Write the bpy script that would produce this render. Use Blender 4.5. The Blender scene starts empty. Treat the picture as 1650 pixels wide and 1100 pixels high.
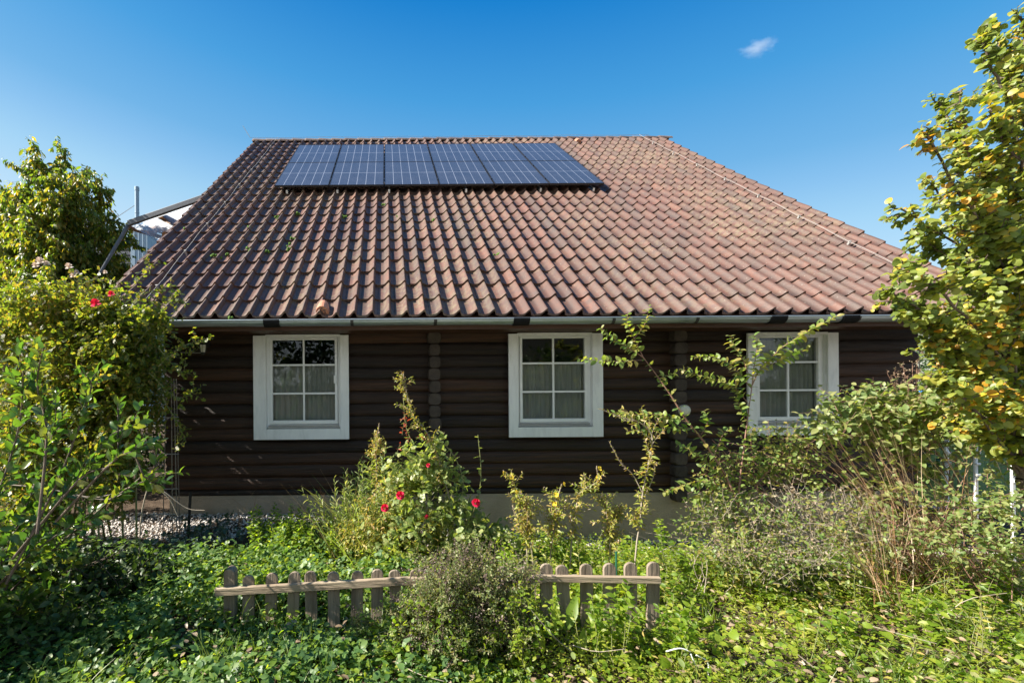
import bpy, math, random
import numpy as np
from mathutils import Matrix, Vector
sc = bpy.context.scene
rad = math.radians

# ------------------------------------------------------------------ camera
EYE, FPX, CX, CY, ROLL = 1.62, 720.0, 625.0, 615.0, 0.0075
cam_d = bpy.data.cameras.new("camera")
cam = bpy.data.objects.new("camera", cam_d)
sc.collection.objects.link(cam)
sc.camera = cam
cam_d.sensor_width = 36.0
cam_d.lens = 36.0 * FPX / 1650.0
cam_d.shift_x = (825.0 - CX) / 1650.0
cam_d.shift_y = (CY - 550.0) / 1650.0
cam_d.clip_start = 0.05
cam_d.clip_end = 3000.0
_c, _s = math.cos(ROLL), math.sin(ROLL)
cam.matrix_world = Matrix(((_c, _s, 0, 0), (0, 0, -1, 0), (-_s, _c, 0, EYE), (0, 0, 0, 1)))

# ------------------------------------------------------------------ light
SUN_EL, SUN_FRONT = 39.0, 7.5
sx = -math.cos(rad(SUN_EL)) * math.cos(rad(SUN_FRONT))
sy = -math.cos(rad(SUN_EL)) * math.sin(rad(SUN_FRONT))
sz = math.sin(rad(SUN_EL))
SUN = np.array([sx, sy, sz])
sun_d = bpy.data.lights.new("sun", 'SUN')
sun_d.energy = 5.0
sun_d.angle = rad(0.5)
sun_d.color = (1.0, 0.93, 0.82)
sun = bpy.data.objects.new("sun", sun_d)
sc.collection.objects.link(sun)
sun.rotation_euler = Vector((sx, sy, sz)).to_track_quat('Z', 'Y').to_euler()

world = bpy.data.worlds.new("World")
sc.world = world
world.use_nodes = True
wn, wl = world.node_tree.nodes, world.node_tree.links
wn.clear()
sky = wn.new('ShaderNodeTexSky')
sky.sky_type = 'NISHITA'
sky.sun_disc = False
sky.sun_elevation = rad(SUN_EL)
sky.sun_rotation = math.atan2(sx, sy)
sky.altitude = 300
sky.air_density = 1.0
sky.dust_density = 1.2
sky.ozone_density = 4.0
hsv = wn.new('ShaderNodeHueSaturation')
hsv.inputs['Saturation'].default_value = 1.22
bg = wn.new('ShaderNodeBackground')
wo = wn.new('ShaderNodeOutputWorld')
wl.new(sky.outputs[0], hsv.inputs['Color'])
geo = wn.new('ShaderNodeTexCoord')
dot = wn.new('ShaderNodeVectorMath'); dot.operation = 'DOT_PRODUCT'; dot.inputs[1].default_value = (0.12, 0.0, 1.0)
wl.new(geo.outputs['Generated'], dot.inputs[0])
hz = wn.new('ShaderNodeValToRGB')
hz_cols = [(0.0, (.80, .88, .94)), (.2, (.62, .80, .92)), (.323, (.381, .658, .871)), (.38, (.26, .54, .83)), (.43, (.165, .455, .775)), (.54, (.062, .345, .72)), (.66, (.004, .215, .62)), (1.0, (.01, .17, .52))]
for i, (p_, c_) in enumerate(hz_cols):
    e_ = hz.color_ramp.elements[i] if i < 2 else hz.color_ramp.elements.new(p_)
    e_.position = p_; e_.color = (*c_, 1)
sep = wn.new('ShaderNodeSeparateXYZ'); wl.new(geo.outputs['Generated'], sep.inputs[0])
bk = wn.new('ShaderNodeMapRange'); bk.inputs[1].default_value = 0.1; bk.inputs[2].default_value = -0.6; bk.inputs[3].default_value = 0.0; bk.inputs[4].default_value = 0.35  # sky behind the camera made paler, added fill for the shaded facade
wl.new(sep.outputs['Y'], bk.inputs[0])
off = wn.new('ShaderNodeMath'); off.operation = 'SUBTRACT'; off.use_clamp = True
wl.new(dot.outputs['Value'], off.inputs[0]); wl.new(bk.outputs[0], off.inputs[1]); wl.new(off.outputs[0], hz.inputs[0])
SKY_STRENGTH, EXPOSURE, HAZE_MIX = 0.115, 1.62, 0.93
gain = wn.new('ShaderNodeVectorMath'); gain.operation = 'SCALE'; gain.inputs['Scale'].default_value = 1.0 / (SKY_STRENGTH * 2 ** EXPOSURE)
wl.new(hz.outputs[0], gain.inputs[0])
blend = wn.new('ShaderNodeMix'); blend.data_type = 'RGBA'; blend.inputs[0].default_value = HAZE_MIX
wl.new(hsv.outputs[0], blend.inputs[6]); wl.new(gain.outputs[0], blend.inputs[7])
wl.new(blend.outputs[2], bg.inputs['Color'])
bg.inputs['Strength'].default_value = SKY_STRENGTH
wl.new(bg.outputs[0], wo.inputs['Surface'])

sc.view_settings.view_transform = 'Standard'
sc.view_settings.look = 'None'
sc.view_settings.exposure = EXPOSURE
sc.view_settings.gamma = 1.0
sc.cycles.max_bounces = 8
sc.cycles.transparent_max_bounces = 12
sc.cycles.use_denoising = True

# ------------------------------------------------------------------ helpers
rng = np.random.default_rng(7)

def P(x, y, Y):
    """pixel of the photograph at depth Y -> world point"""
    dx, dy = x - CX, CY - y
    u, v = dx * _c + dy * _s, -dx * _s + dy * _c
    return np.array([u / FPX * Y, Y, EYE + v / FPX * Y])

def smooth(a, b, t):
    t = np.clip((t - a) / (b - a), 0, 1)
    return t * t * (3 - 2 * t)

def ground_z(x, y):
    x, y = np.asarray(x, float), np.asarray(y, float)
    w = -0.38 * smooth(-1.8, 3.9, x) - 0.02
    near = 0.03 + 0 * x
    z = near + (w - near) * smooth(3.1, 5.1, y)
    bump = 0.018 * np.sin(3.1 * x + 1.3 * y) + 0.014 * np.sin(5.3 * y - 2.2 * x + 1) + 0.01 * np.sin(9 * x + 7 * y)
    return z + bump * (1 - smooth(5.2, 5.6, y)) * (np.abs(x) < 12)

def norm(a):
    a = np.asarray(a, float)
    return a / np.maximum(np.linalg.norm(a, axis=-1, keepdims=True), 1e-9)

def props(o, label=None, cat=None, group=None, kind=None):
    if label: o['label'] = label
    if cat: o['category'] = cat
    if group: o['group'] = group
    if kind: o['kind'] = kind
    return o

def thing(name, loc, label, cat, group=None):
    o = bpy.data.objects.new(name, None)
    o.empty_display_size = 0.1
    o.location = [float(v) for v in loc]
    sc.collection.objects.link(o)
    return props(o, label, cat, group)

def wloc(o):
    l = np.zeros(3)
    while o is not None:
        l = l + np.array(o.location)
        o = o.parent
    return l

def mesh_np(name, V, faces, smooth_sh=False):
    """faces: list of int arrays (n,k)"""
    me = bpy.data.meshes.new(name)
    V = np.asarray(V, np.float32).reshape(-1, 3)
    faces = [np.asarray(f, np.int32) for f in faces if len(f)]
    me.vertices.add(len(V))
    me.vertices.foreach_set('co', V.ravel())
    tot = np.concatenate([np.full(len(f), f.shape[1], np.int32) for f in faces])
    loops = np.concatenate([f.ravel() for f in faces])
    me.loops.add(len(loops))
    me.loops.foreach_set('vertex_index', loops)
    me.polygons.add(len(tot))
    st = np.zeros(len(tot), np.int32)
    st[1:] = np.cumsum(tot)[:-1]
    me.polygons.foreach_set('loop_start', st)
    me.polygons.foreach_set('loop_total', tot)
    me.polygons.foreach_set('use_smooth', np.full(len(tot), bool(smooth_sh)))
    me.update(calc_edges=True)
    me.validate()
    return me

class MB:
    def __init__(s):
        s.v, s.f, s.n = [], {}, 0
    def add(s, V, F):
        V = np.asarray(V, float).reshape(-1, 3)
        for f in F:
            s.f.setdefault(len(f), []).append([i + s.n for i in f])
        s.v.append(V); s.n += len(V)
        return s
    def addn(s, V, Fs):
        for f in Fs:
            f = np.asarray(f)
            if len(f):
                s.f.setdefault(f.shape[1], []).extend((f + s.n).tolist())
        s.v.append(np.asarray(V, float).reshape(-1, 3)); s.n += len(s.v[-1])
        return s
    def box(s, a, b, jit=0.0):
        (x0, y0, z0), (x1, y1, z1) = a, b
        V = np.array([(x0, y0, z0), (x1, y0, z0), (x1, y1, z0), (x0, y1, z0), (x0, y0, z1), (x1, y0, z1), (x1, y1, z1), (x0, y1, z1)], float)
        if jit: V += rng.normal(0, jit, V.shape)
        return s.add(V, [(0, 3, 2, 1), (4, 5, 6, 7), (0, 1, 5, 4), (1, 2, 6, 5), (2, 3, 7, 6), (3, 0, 4, 7)])
    def bar(s, p, q, w, h, up=(0, 0, 1)):
        """beam from p to q, width w, height h"""
        p, q = np.asarray(p, float), np.asarray(q, float)
        t = norm(q - p); x = norm(np.cross(t, up)); z = np.cross(x, t)
        V = [a + x * i * w / 2 + z * j * h / 2 for a in (p, q) for i, j in ((-1, -1), (1, -1), (1, 1), (-1, 1))]
        return s.add(V, [(0, 1, 2, 3), (7, 6, 5, 4), (0, 4, 5, 1), (1, 5, 6, 2), (2, 6, 7, 3), (3, 7, 4, 0)])
    def tube(s, pts, r0, r1=None, k=5, cap=True):
        V, F = tube_np(np.asarray(pts, float), r0, r0 if r1 is None else r1, k)
        s.addn(V, [F])
        if cap:
            n = len(V)
            for r in (range(k - 1, -1, -1), range(n - k, n)):
                s.f.setdefault(k, []).append([i + s.n - n for i in r])
        return s
    def lathe(s, prof, c, axis='z', k=20):
        """prof list of (r,h)"""
        c = np.asarray(c, float)
        V, F = [], []
        for r, h in prof:
            for i in range(k):
                a = 2 * math.pi * i / k
                p = (r * math.cos(a), r * math.sin(a), h)
                V.append(c + (np.array(p) if axis == 'z' else np.array([p[0], h, p[1]])))
        for j in range(len(prof) - 1):
            for i in range(k):
                F.append((j * k + i, j * k + (i + 1) % k, (j + 1) * k + (i + 1) % k, (j + 1) * k + i))
        return s.add(V, F)
    def build(s, name, m, parent=None, loc=None, sm=False, local=False, bevel=0.0):
        V = np.concatenate(s.v)
        o = bpy.data.objects.new(name, None) if False else None
        if parent is not None:
            base = np.zeros(3) if local else wloc(parent)
        else:
            base = np.zeros(3) if loc is None else np.asarray(loc, float)
        me = mesh_np(name, V - base, [np.array(f) for f in s.f.values()], sm)
        me.materials.append(m)
        o = bpy.data.objects.new(name, me)
        sc.collection.objects.link(o)
        if parent is not None: o.parent = parent
        else: o.location = [float(v) for v in base]
        if bevel:
            b = o.modifiers.new('bevel', 'BEVEL'); b.width = bevel; b.segments = 2; b.limit_method = 'ANGLE'
        return o

def tube_np(pts, r0, r1, k=5):
    n = len(pts)
    t = np.gradient(pts, axis=0)
    t = norm(t)
    ref = np.array([0.31, 0.95, 0.1]) if abs(t[0][2]) > .7 else np.array([0.1, 0.2, 1.0])
    x = norm(np.cross(t, ref)); y = np.cross(t, x)
    r = np.linspace(r0, r1, n)[:, None, None]
    a = np.arange(k) * 2 * math.pi / k
    V = pts[:, None, :] + r * (np.cos(a)[None, :, None] * x[:, None, :] + np.sin(a)[None, :, None] * y[:, None, :])
    i = np.arange(n - 1)[:, None] * k
    j = np.arange(k)[None, :]
    F = np.stack([i + j, i + (j + 1) % k, i + k + (j + 1) % k, i + k + j], -1).reshape(-1, 4)
    return V.reshape(-1, 3), F

def curve(pts, n=8):
    """Catmull-Rom resample through the points"""
    p = np.asarray(pts, float)
    if len(p) == 2:
        return p[0] + (p[1] - p[0]) * np.linspace(0, 1, n)[:, None]
    q = np.vstack([2 * p[0] - p[1], p, 2 * p[-1] - p[-2]])
    u = np.linspace(0, len(p) - 1 - 1e-6, n)
    i = u.astype(int); t = (u - i)[:, None]
    a, b, c, d = q[i], q[i + 1], q[i + 2], q[i + 3]
    return .5 * (2 * b + (c - a) * t + (2 * a - 5 * b + 4 * c - d) * t ** 2 + (3 * b - 3 * c + d - a) * t ** 3)

# ------------------------------------------------------------------ materials
def nmat(name):
    m = bpy.data.materials.new(name); m.use_nodes = True
    n, l = m.node_tree.nodes, m.node_tree.links
    n.clear()
    out = n.new('ShaderNodeOutputMaterial')
    return m, n, l, out

def ramp(n, cols):
    r = n.new('ShaderNodeValToRGB')
    e = r.color_ramp.elements
    for i, (p, c) in enumerate(cols):
        el = e[i] if i < 2 else e.new(p)
        el.position = p; el.color = (*c, 1)
    return r

def pm(name, cols, scale=5.0, stretch=(1, 1, 1), rough=.7, spec=.4, metal=0.0, bump=0.0, bscale=None, island=0.0, detail=6, dist=.3):
    """noise-coloured principled material; island = weight of the per-piece random value"""
    m, n, l, out = nmat(name)
    b = n.new('ShaderNodeBsdfPrincipled')
    b.inputs['Roughness'].default_value = rough
    b.inputs['Metallic'].default_value = metal
    b.inputs['Specular IOR Level'].default_value = spec
    tc = n.new('ShaderNodeTexCoord'); mp = n.new('ShaderNodeMapping')
    mp.inputs['Scale'].default_value = stretch
    l.new(tc.outputs['Object'], mp.inputs['Vector'])
    nz = n.new('ShaderNodeTexNoise')
    nz.inputs['Scale'].default_value = scale; nz.inputs['Detail'].default_value = detail
    nz.inputs['Roughness'].default_value = .65; nz.inputs['Distortion'].default_value = dist
    l.new(mp.outputs[0], nz.inputs['Vector'])
    k = len(cols)
    if len(cols[0]) == 3:
        cols = [(.25 + .5 * i / max(1, k - 1), c) for i, c in enumerate(cols)]
    r = ramp(n, cols)
    fac = nz.outputs[0]
    if island:
        g = n.new('ShaderNodeNewGeometry')
        mx = n.new('ShaderNodeMath'); mx.operation = 'MULTIPLY_ADD'
        s1 = n.new('ShaderNodeMath'); s1.operation = 'SUBTRACT'; s1.inputs[1].default_value = .5
        l.new(g.outputs['Random Per Island'], s1.inputs[0])
        l.new(s1.outputs[0], mx.inputs[0]); mx.inputs[1].default_value = island
        l.new(nz.outputs[0], mx.inputs[2]); fac = mx.outputs[0]
    l.new(fac, r.inputs[0]); l.new(r.outputs[0], b.inputs['Base Color'])
    if bump:
        bp = n.new('ShaderNodeBump'); bp.inputs['Strength'].default_value = bump; bp.inputs['Distance'].default_value = .02
        nb = n.new('ShaderNodeTexNoise'); nb.inputs['Scale'].default_value = bscale or scale * 3; nb.inputs['Detail'].default_value = 8
        l.new(mp.outputs[0], nb.inputs['Vector']); l.new(nb.outputs[0], bp.inputs['Height']); l.new(bp.outputs[0], b.inputs['Normal'])
    l.new(b.outputs[0], out.inputs[0])
    return m

def leafmat(name, cols, trans=.35, tcol=None, rough=.45, spec=.45, clump=2.0):
    """leaf: per-leaf colour from a ramp, some light passing through"""
    m, n, l, out = nmat(name)
    g = n.new('ShaderNodeNewGeometry')
    tc = n.new('ShaderNodeTexCoord')
    nz = n.new('ShaderNodeTexNoise'); nz.inputs['Scale'].default_value = clump; nz.inputs['Detail'].default_value = 2
    l.new(tc.outputs['Object'], nz.inputs['Vector'])
    ad = n.new('ShaderNodeMath'); ad.operation = 'MULTIPLY_ADD'
    s1 = n.new('ShaderNodeMath'); s1.operation = 'SUBTRACT'; s1.inputs[1].default_value = .5
    l.new(nz.outputs[0], s1.inputs[0]); l.new(s1.outputs[0], ad.inputs[0]); ad.inputs[1].default_value = .9
    l.new(g.outputs['Random Per Island'], ad.inputs[2])
    k = len(cols)
    if len(cols[0]) == 3:
        cols = [(i / max(1, k - 1), c) for i, c in enumerate(cols)]
    r = ramp(n, cols); l.new(ad.outputs[0], r.inputs[0])
    b = n.new('ShaderNodeBsdfPrincipled')
    b.inputs['Roughness'].default_value = rough; b.inputs['Specular IOR Level'].default_value = spec
    l.new(r.outputs[0], b.inputs['Base Color'])
    t = n.new('ShaderNodeBsdfTranslucent')
    mu = n.new('ShaderNodeMix'); mu.data_type = 'RGBA'; mu.blend_type = 'MULTIPLY'; mu.inputs[0].default_value = 1
    l.new(r.outputs[0], mu.inputs[6]); mu.inputs[7].default_value = (*(tcol or (2.6, 2.6, .9)), 1)
    l.new(mu.outputs[2], t.inputs['Color'])
    x = n.new('ShaderNodeMixShader'); x.inputs[0].default_value = trans
    l.new(b.outputs[0], x.inputs[1]); l.new(t.outputs[0], x.inputs[2]); l.new(x.outputs[0], out.inputs[0])
    return m

def plain(name, c, rough=.5, metal=0.0, spec=.5):
    return pm(name, [tuple(v * .85 for v in c), tuple(min(1, v * 1.1) for v in c)], 14, rough=rough, metal=metal, spec=spec, bump=.05)

M = {}
M['log'] = pm('dark_log_wood', [(.009, .0056, .0042), (.025, .0125, .0072), (.07, .030, .013)], 3.0, (.35, 8, 12), rough=.58, spec=.4, bump=.75, bscale=10, island=.35)
M['logend'] = pm('log_end_grain', [(.028, .021, .017), (.055, .042, .033), (.085, .066, .052)], 9, rough=.8, bump=.5, bscale=30, island=.3)
M['fascia'] = pm('brown_fascia', [(.05, .022, .012), (.085, .038, .02)], 3, (1, 5, 5), rough=.5, bump=.2)
M['white'] = pm('white_paint', [(.62, .63, .63), (.74, .75, .75), (.8, .81, .8)], 4, (3, 3, .8), rough=.45, bump=.18, bscale=30)
M['plastic'] = pm('white_frame', [(.72, .73, .73), (.8, .81, .81)], 8, rough=.3, bump=.02)
M['seal'] = plain('grey_sill_metal', (.30, .31, .31), .4, .3)
M['found'] = pm('plaster_plinth', [(.22, .18, .135), (.3, .25, .19), (.36, .30, .235)], 2.5, (1, 1, 1.6), rough=.9, spec=.2, bump=.4, bscale=40)
M['zinc'] = pm('zinc_gutter', [(.20, .25, .27), (.34, .40, .43), (.42, .48, .5)], 2, (1, 3, 3), rough=.42, metal=.75, bump=.12, bscale=9)
M['dark'] = plain('dark_metal', (.03, .03, .033), .45, .2)
M['steel'] = plain('galvanised_steel', (.55, .57, .6), .35, .9)
M['wire'] = plain('aluminium_wire', (.27, .26, .25), .7, .1)
M['curtain'] = pm('net_curtain', [(.52, .54, .5), (.7, .72, .67)], 6, (9, 1, 1), rough=.9, spec=.1)
M['room'] = plain('room_lining', (.10, .085, .07), .9)
M['soil'] = pm('garden_soil', [(.028, .018, .012), (.06, .042, .028), (.11, .08, .055)], 9, rough=.95, spec=.15, bump=.9, bscale=45)
M['stone'] = pm('gravel_stone', [(.22, .2, .18), (.4, .36, .33), (.58, .53, .49)], 20, rough=.8, island=.9, bump=.1)
M['fence'] = pm('weathered_pine', [(.14, .11, .08), (.235, .19, .145), (.31, .26, .2)], 3, (7, 7, .7), rough=.85, spec=.2, bump=.5, bscale=9, island=.4)
M['railw'] = pm('weathered_rail', [(.17, .13, .09), (.28, .22, .155), (.36, .3, .21)], 3, (.7, 7, 7), rough=.85, spec=.2, bump=.5, bscale=9)
M['bark'] = pm('bark', [(.045, .033, .025), (.10, .075, .055), (.16, .125, .095)], 14, (1, 1, .35), rough=.85, bump=.6)
M['cane'] = pm('reddish_cane', [(.11, .055, .04), (.2, .11, .08), (.26, .17, .12)], 14, rough=.6, bump=.2)
M['gcane'] = pm('green_cane', [(.09, .12, .04), (.17, .18, .07), (.22, .15, .08)], 10, rough=.6)
M['dcane'] = pm('dead_cane', [(.2, .165, .125), (.34, .29, .23)], 10, rough=.8)
M['timber'] = pm('orange_timber', [(.25, .11, .04), (.38, .18, .07)], 4, (1, 1, 1), rough=.6, bump=.2)
M['moss'] = pm('moss', [(.05, .11, .015), (.12, .22, .03)], 40, rough=.95, bump=.8)

def glass_mat(name, tint, refl_lo=.05):
    m, n, l, out = nmat(name)
    tr = n.new('ShaderNodeBsdfTransparent'); tr.inputs[0].default_value = (*tint, 1)
    gl = n.new('ShaderNodeBsdfGlossy'); gl.inputs['Roughness'].default_value = .015
    lw = n.new('ShaderNodeLayerWeight'); lw.inputs[0].default_value = .5
    pw = n.new('ShaderNodeMath'); pw.operation = 'POWER'; pw.inputs[1].default_value = 4.5; l.new(lw.outputs['Facing'], pw.inputs[0])
    fr = n.new('ShaderNodeMath'); fr.operation = 'MULTIPLY'; fr.inputs[1].default_value = .9; l.new(pw.outputs[0], fr.inputs[0])
    nz = n.new('ShaderNodeTexNoise'); nz.inputs['Scale'].default_value = 1.6
    bp = n.new('ShaderNodeBump'); bp.inputs['Strength'].default_value = .0015
    l.new(nz.outputs[0], bp.inputs['Height']); l.new(bp.outputs[0], gl.inputs['Normal'])
    x = n.new('ShaderNodeMixShader')
    ad = n.new('ShaderNodeMath'); ad.operation = 'ADD'; ad.inputs[1].default_value = refl_lo; ad.use_clamp = True
    l.new(fr.outputs[0], ad.inputs[0]); l.new(ad.outputs[0], x.inputs[0])
    l.new(tr.outputs[0], x.inputs[1]); l.new(gl.outputs[0], x.inputs[2]); l.new(x.outputs[0], out.inputs[0])
    return m
M['glass'] = glass_mat('window_glass', (.74, .75, .745), .05)
def sheet_mat():
    m, n, l, out = nmat('canopy_sheet')
    tr = n.new('ShaderNodeBsdfTransparent'); tr.inputs[0].default_value = (.9, .93, .95, 1)
    tl = n.new('ShaderNodeBsdfTranslucent'); tl.inputs[0].default_value = (.75, .77, .8, 1)
    x = n.new('ShaderNodeMixShader'); x.inputs[0].default_value = .3
    l.new(tr.outputs[0], x.inputs[1]); l.new(tl.outputs[0], x.inputs[2]); l.new(x.outputs[0], out.inputs[0])
    return m
M['poly'] = sheet_mat()

def tile_mat():
    m, n, l, out = nmat('roof_tile_clay')
    b = n.new('ShaderNodeBsdfPrincipled'); b.inputs['Roughness'].default_value = .52; b.inputs['Specular IOR Level'].default_value = .5
    g = n.new('ShaderNodeNewGeometry'); tc = n.new('ShaderNodeTexCoord')
    r = ramp(n, [(0, (.072, .035, .025)), (.3, (.090, .042, .029)), (.55, (.102, .047, .033)), (.85, (.116, .054, .037)), (1, (.138, .060, .040))])
    l.new(g.outputs['Random Per Island'], r.inputs[0])
    def noise(s, d=5, rough=.6):
        z = n.new('ShaderNodeTexNoise'); z.inputs['Scale'].default_value = s; z.inputs['Detail'].default_value = d; z.inputs['Roughness'].default_value = rough
        l.new(tc.outputs['Object'], z.inputs['Vector']); return z
    def mix(fac, a, col, bt='MIX'):
        x = n.new('ShaderNodeMix'); x.data_type = 'RGBA'; x.blend_type = bt
        l.new(fac, x.inputs[0]); l.new(a, x.inputs[6])
        if isinstance(col, tuple): x.inputs[7].default_value = (*col, 1)
        else: l.new(col, x.inputs[7])
        return x.outputs[2]
    # grey weathering
    r1 = ramp(n, [(.42, (0, 0, 0)), (.68, (.75, .75, .75))]); l.new(noise(9, 7).outputs[0], r1.inputs[0])
    c = mix(r1.outputs[0], r.outputs[0], (.062, .041, .034))
    # lichen: more of it mid roof, a patchy film of pale yellow grey
    big = noise(.55, 2); r2 = ramp(n, [(.36, (0, 0, 0)), (.60, (1, 1, 1))]); l.new(big.outputs[0], r2.inputs[0])
    fine = noise(16, 8, .7); r3 = ramp(n, [(.46, (0, 0, 0)), (.60, (.8, .8, .8))]); l.new(fine.outputs[0], r3.inputs[0])
    mm = n.new('ShaderNodeMath'); mm.operation = 'MULTIPLY'; l.new(r2.outputs[0], mm.inputs[0]); l.new(r3.outputs[0], mm.inputs[1])
    c = mix(mm.outputs[0], c, (.145, .112, .066))
    # pale spots
    vo = n.new('ShaderNodeTexVoronoi'); vo.inputs['Scale'].default_value = 17; l.new(tc.outputs['Object'], vo.inputs['Vector'])
    r4 = ramp(n, [(.06, (.8, .8, .8)), (.14, (0, 0, 0))]); l.new(vo.outputs['Distance'], r4.inputs[0])
    c = mix(r4.outputs[0], c, (.2, .17, .14))
    # dirt streaks running down the slope
    mps = n.new('ShaderNodeMapping'); mps.inputs['Scale'].default_value = (9, .35, .35); l.new(tc.outputs['Object'], mps.inputs[0])
    st = n.new('ShaderNodeTexNoise'); st.inputs['Scale'].default_value = 1.0; st.inputs['Detail'].default_value = 4; l.new(mps.outputs[0], st.inputs['Vector'])
    r6 = ramp(n, [(.48, (0, 0, 0)), (.72, (.6, .6, .6))]); l.new(st.outputs[0], r6.inputs[0])
    c = mix(r6.outputs[0], c, (.05, .042, .036))
    r5 = ramp(n, [(.60, (0, 0, 0)), (.70, (.7, .7, .7))]); l.new(noise(27, 5).outputs[0], r5.inputs[0])
    c = mix(r5.outputs[0], c, (.07, .055, .05))
    l.new(c, b.inputs['Base Color'])
    bp = n.new('ShaderNodeBump'); bp.inputs['Strength'].default_value = .25; bp.inputs['Distance'].default_value = .01
    l.new(noise(45, 6).outputs[0], bp.inputs['Height']); l.new(bp.outputs[0], b.inputs['Normal'])
    l.new(b.outputs[0], out.inputs[0])
    return m
M['tile'] = tile_mat()
M['newtile'] = pm('terracotta', [(.34, .15, .09), (.45, .21, .13)], 8, rough=.6, bump=.2)

def pv_mat():
    m, n, l, out = nmat('solar_cells')
    b = n.new('ShaderNodeBsdfPrincipled'); b.inputs['Roughness'].default_value = .2; b.inputs['IOR'].default_value = 1.5
    tc = n.new('ShaderNodeTexCoord'); sp = n.new('ShaderNodeSeparateXYZ'); l.new(tc.outputs['Object'], sp.inputs[0])
    def lines(out_s, size, count, half):
        """1 inside thin lines at every size/count, half-width half (metres)"""
        a = n.new('ShaderNodeMath'); a.operation = 'DIVIDE'; a.inputs[1].default_value = size / count; l.new(out_s, a.inputs[0])
        f = n.new('ShaderNodeMath'); f.operation = 'FRACT'; l.new(a.outputs[0], f.inputs[0])
        s = n.new('ShaderNodeMath'); s.operation = 'SUBTRACT'; s.inputs[1].default_value = .5; l.new(f.outputs[0], s.inputs[0])
        d = n.new('ShaderNodeMath'); d.operation = 'ABSOLUTE'; l.new(s.outputs[0], d.inputs[0])
        g = n.new('ShaderNodeMath'); g.operation = 'GREATER_THAN'; g.inputs[1].default_value = .5 - half * count / size; l.new(d.outputs[0], g.inputs[0])
        return g.outputs[0]
    v = lines(sp.outputs[0], PVW, 6, .0042)
    h = lines(sp.outputs[1], PVL, 2, .007)
    h2 = lines(sp.outputs[1], PVL, 20, .0035)
    mx = n.new('ShaderNodeMath'); mx.operation = 'MAXIMUM'; l.new(v, mx.inputs[0]); l.new(h, mx.inputs[1])
    nz = n.new('ShaderNodeTexNoise'); nz.inputs['Scale'].default_value = 2.2; l.new(tc.outputs['Object'], nz.inputs['Vector'])
    r = ramp(n, [(.3, (.032, .036, .050)), (.7, (.043, .047, .062))]); l.new(nz.outputs[0], r.inputs[0])
    a = n.new('ShaderNodeMix'); a.data_type = 'RGBA'; l.new(h2, a.inputs[0]); l.new(r.outputs[0], a.inputs[6]); a.inputs[7].default_value = (.085, .095, .13, 1)
    c = n.new('ShaderNodeMix'); c.data_type = 'RGBA'; l.new(mx.outputs[0], c.inputs[0]); l.new(a.outputs[2], c.inputs[6]); c.inputs[7].default_value = (.22, .24, .29, 1)
    l.new(c.outputs[2], b.inputs['Base Color']); l.new(b.outputs[0], out.inputs[0])
    return m
PVW, PVL = .982, 1.54
M['pv'] = pv_mat()
M['pvframe'] = plain('black_frame', (.03, .031, .036), .4, .4)

# leaves
G = lambda *a: [tuple(x) for x in a]
M['l_rose'] = leafmat('climbing_rose_leaf', G((.04, .07, .012), (.07, .11, .018), (.12, .15, .024), (.17, .17, .03), (.2, .13, .035)), .48)
M['l_big'] = leafmat('broad_leaf', G((.03, .07, .02), (.045, .10, .02), (.065, .13, .022), (.10, .16, .025), (.17, .17, .03)), .35, rough=.28, spec=.6)
M['l_cherry'] = leafmat('cherry_leaf', G((.04, .075, .014), (.065, .11, .018), (.10, .145, .02), (.16, .17, .025), (.25, .18, .03)), .42)
M['l_hazel'] = leafmat('hazel_leaf', [(0, (.11, .155, .03)), (.4, (.16, .21, .04)), (.72, (.22, .25, .045)), (.9, (.31, .29, .05)), (.97, (.5, .36, .03)), (1, (.45, .24, .03))], .42, clump=1.1, tcol=(2.0, 1.9, .6))
M['l_honey'] = leafmat('honeysuckle_leaf', G((.10, .165, .04), (.15, .21, .055), (.2, .235, .06), (.25, .21, .06)), .42)
M['l_vib'] = leafmat('pale_shrub_leaf', G((.11, .165, .05), (.16, .215, .07), (.21, .24, .085), (.26, .25, .1)), .4)
M['l_gc_dark'] = leafmat('strawberry_leaf', G((.045, .095, .028), (.065, .13, .036), (.105, .18, .045), (.15, .21, .055)), .35)
M['l_gc'] = leafmat('weed_leaf', G((.08, .145, .014), (.13, .205, .018), (.195, .265, .026), (.27, .3, .035)), .5)
M['l_gc_y'] = leafmat('chickweed_leaf', G((.15, .2, .022), (.22, .26, .03), (.28, .29, .05)), .45)
M['l_small'] = leafmat('grey_bush_leaf', G((.07, .105, .03), (.11, .15, .045), (.16, .19, .065), (.21, .22, .085), (.2, .15, .08)), .38)
M['l_mauve'] = leafmat('mauve_seed', G((.07, .045, .04), (.13, .085, .075), (.19, .14, .11)), .2, tcol=(1.4, 1.2, 1.1))
M['l_prim'] = leafmat('primrose_leaf', G((.15, .2, .03), (.24, .26, .045), (.34, .3, .07), (.38, .25, .1)), .4, tcol=(2, 1.8, .7))
M['l_pale'] = leafmat('pale_long_leaf', G((.12, .18, .055), (.19, .24, .075), (.28, .28, .11)), .36)
M['l_blue'] = leafmat('blue_green_leaf', G((.025, .055, .045), (.045, .08, .06), (.06, .1, .06)), .25)
M['l_red'] = leafmat('red_leaf', G((.22, .03, .02), (.35, .07, .03), (.2, .06, .04)), .35, tcol=(2, 1, .7))
M['l_dry'] = leafmat('dry_leaf', G((.17, .12, .075), (.27, .2, .13), (.34, .26, .18), (.12, .13, .045)), .2, tcol=(1.6, 1.4, 1))
M['l_straw'] = leafmat('straw', G((.22, .11, .06), (.34, .20, .10), (.40, .28, .16), (.46, .36, .23)), .25, tcol=(1.5, 1.3, .9))
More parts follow.
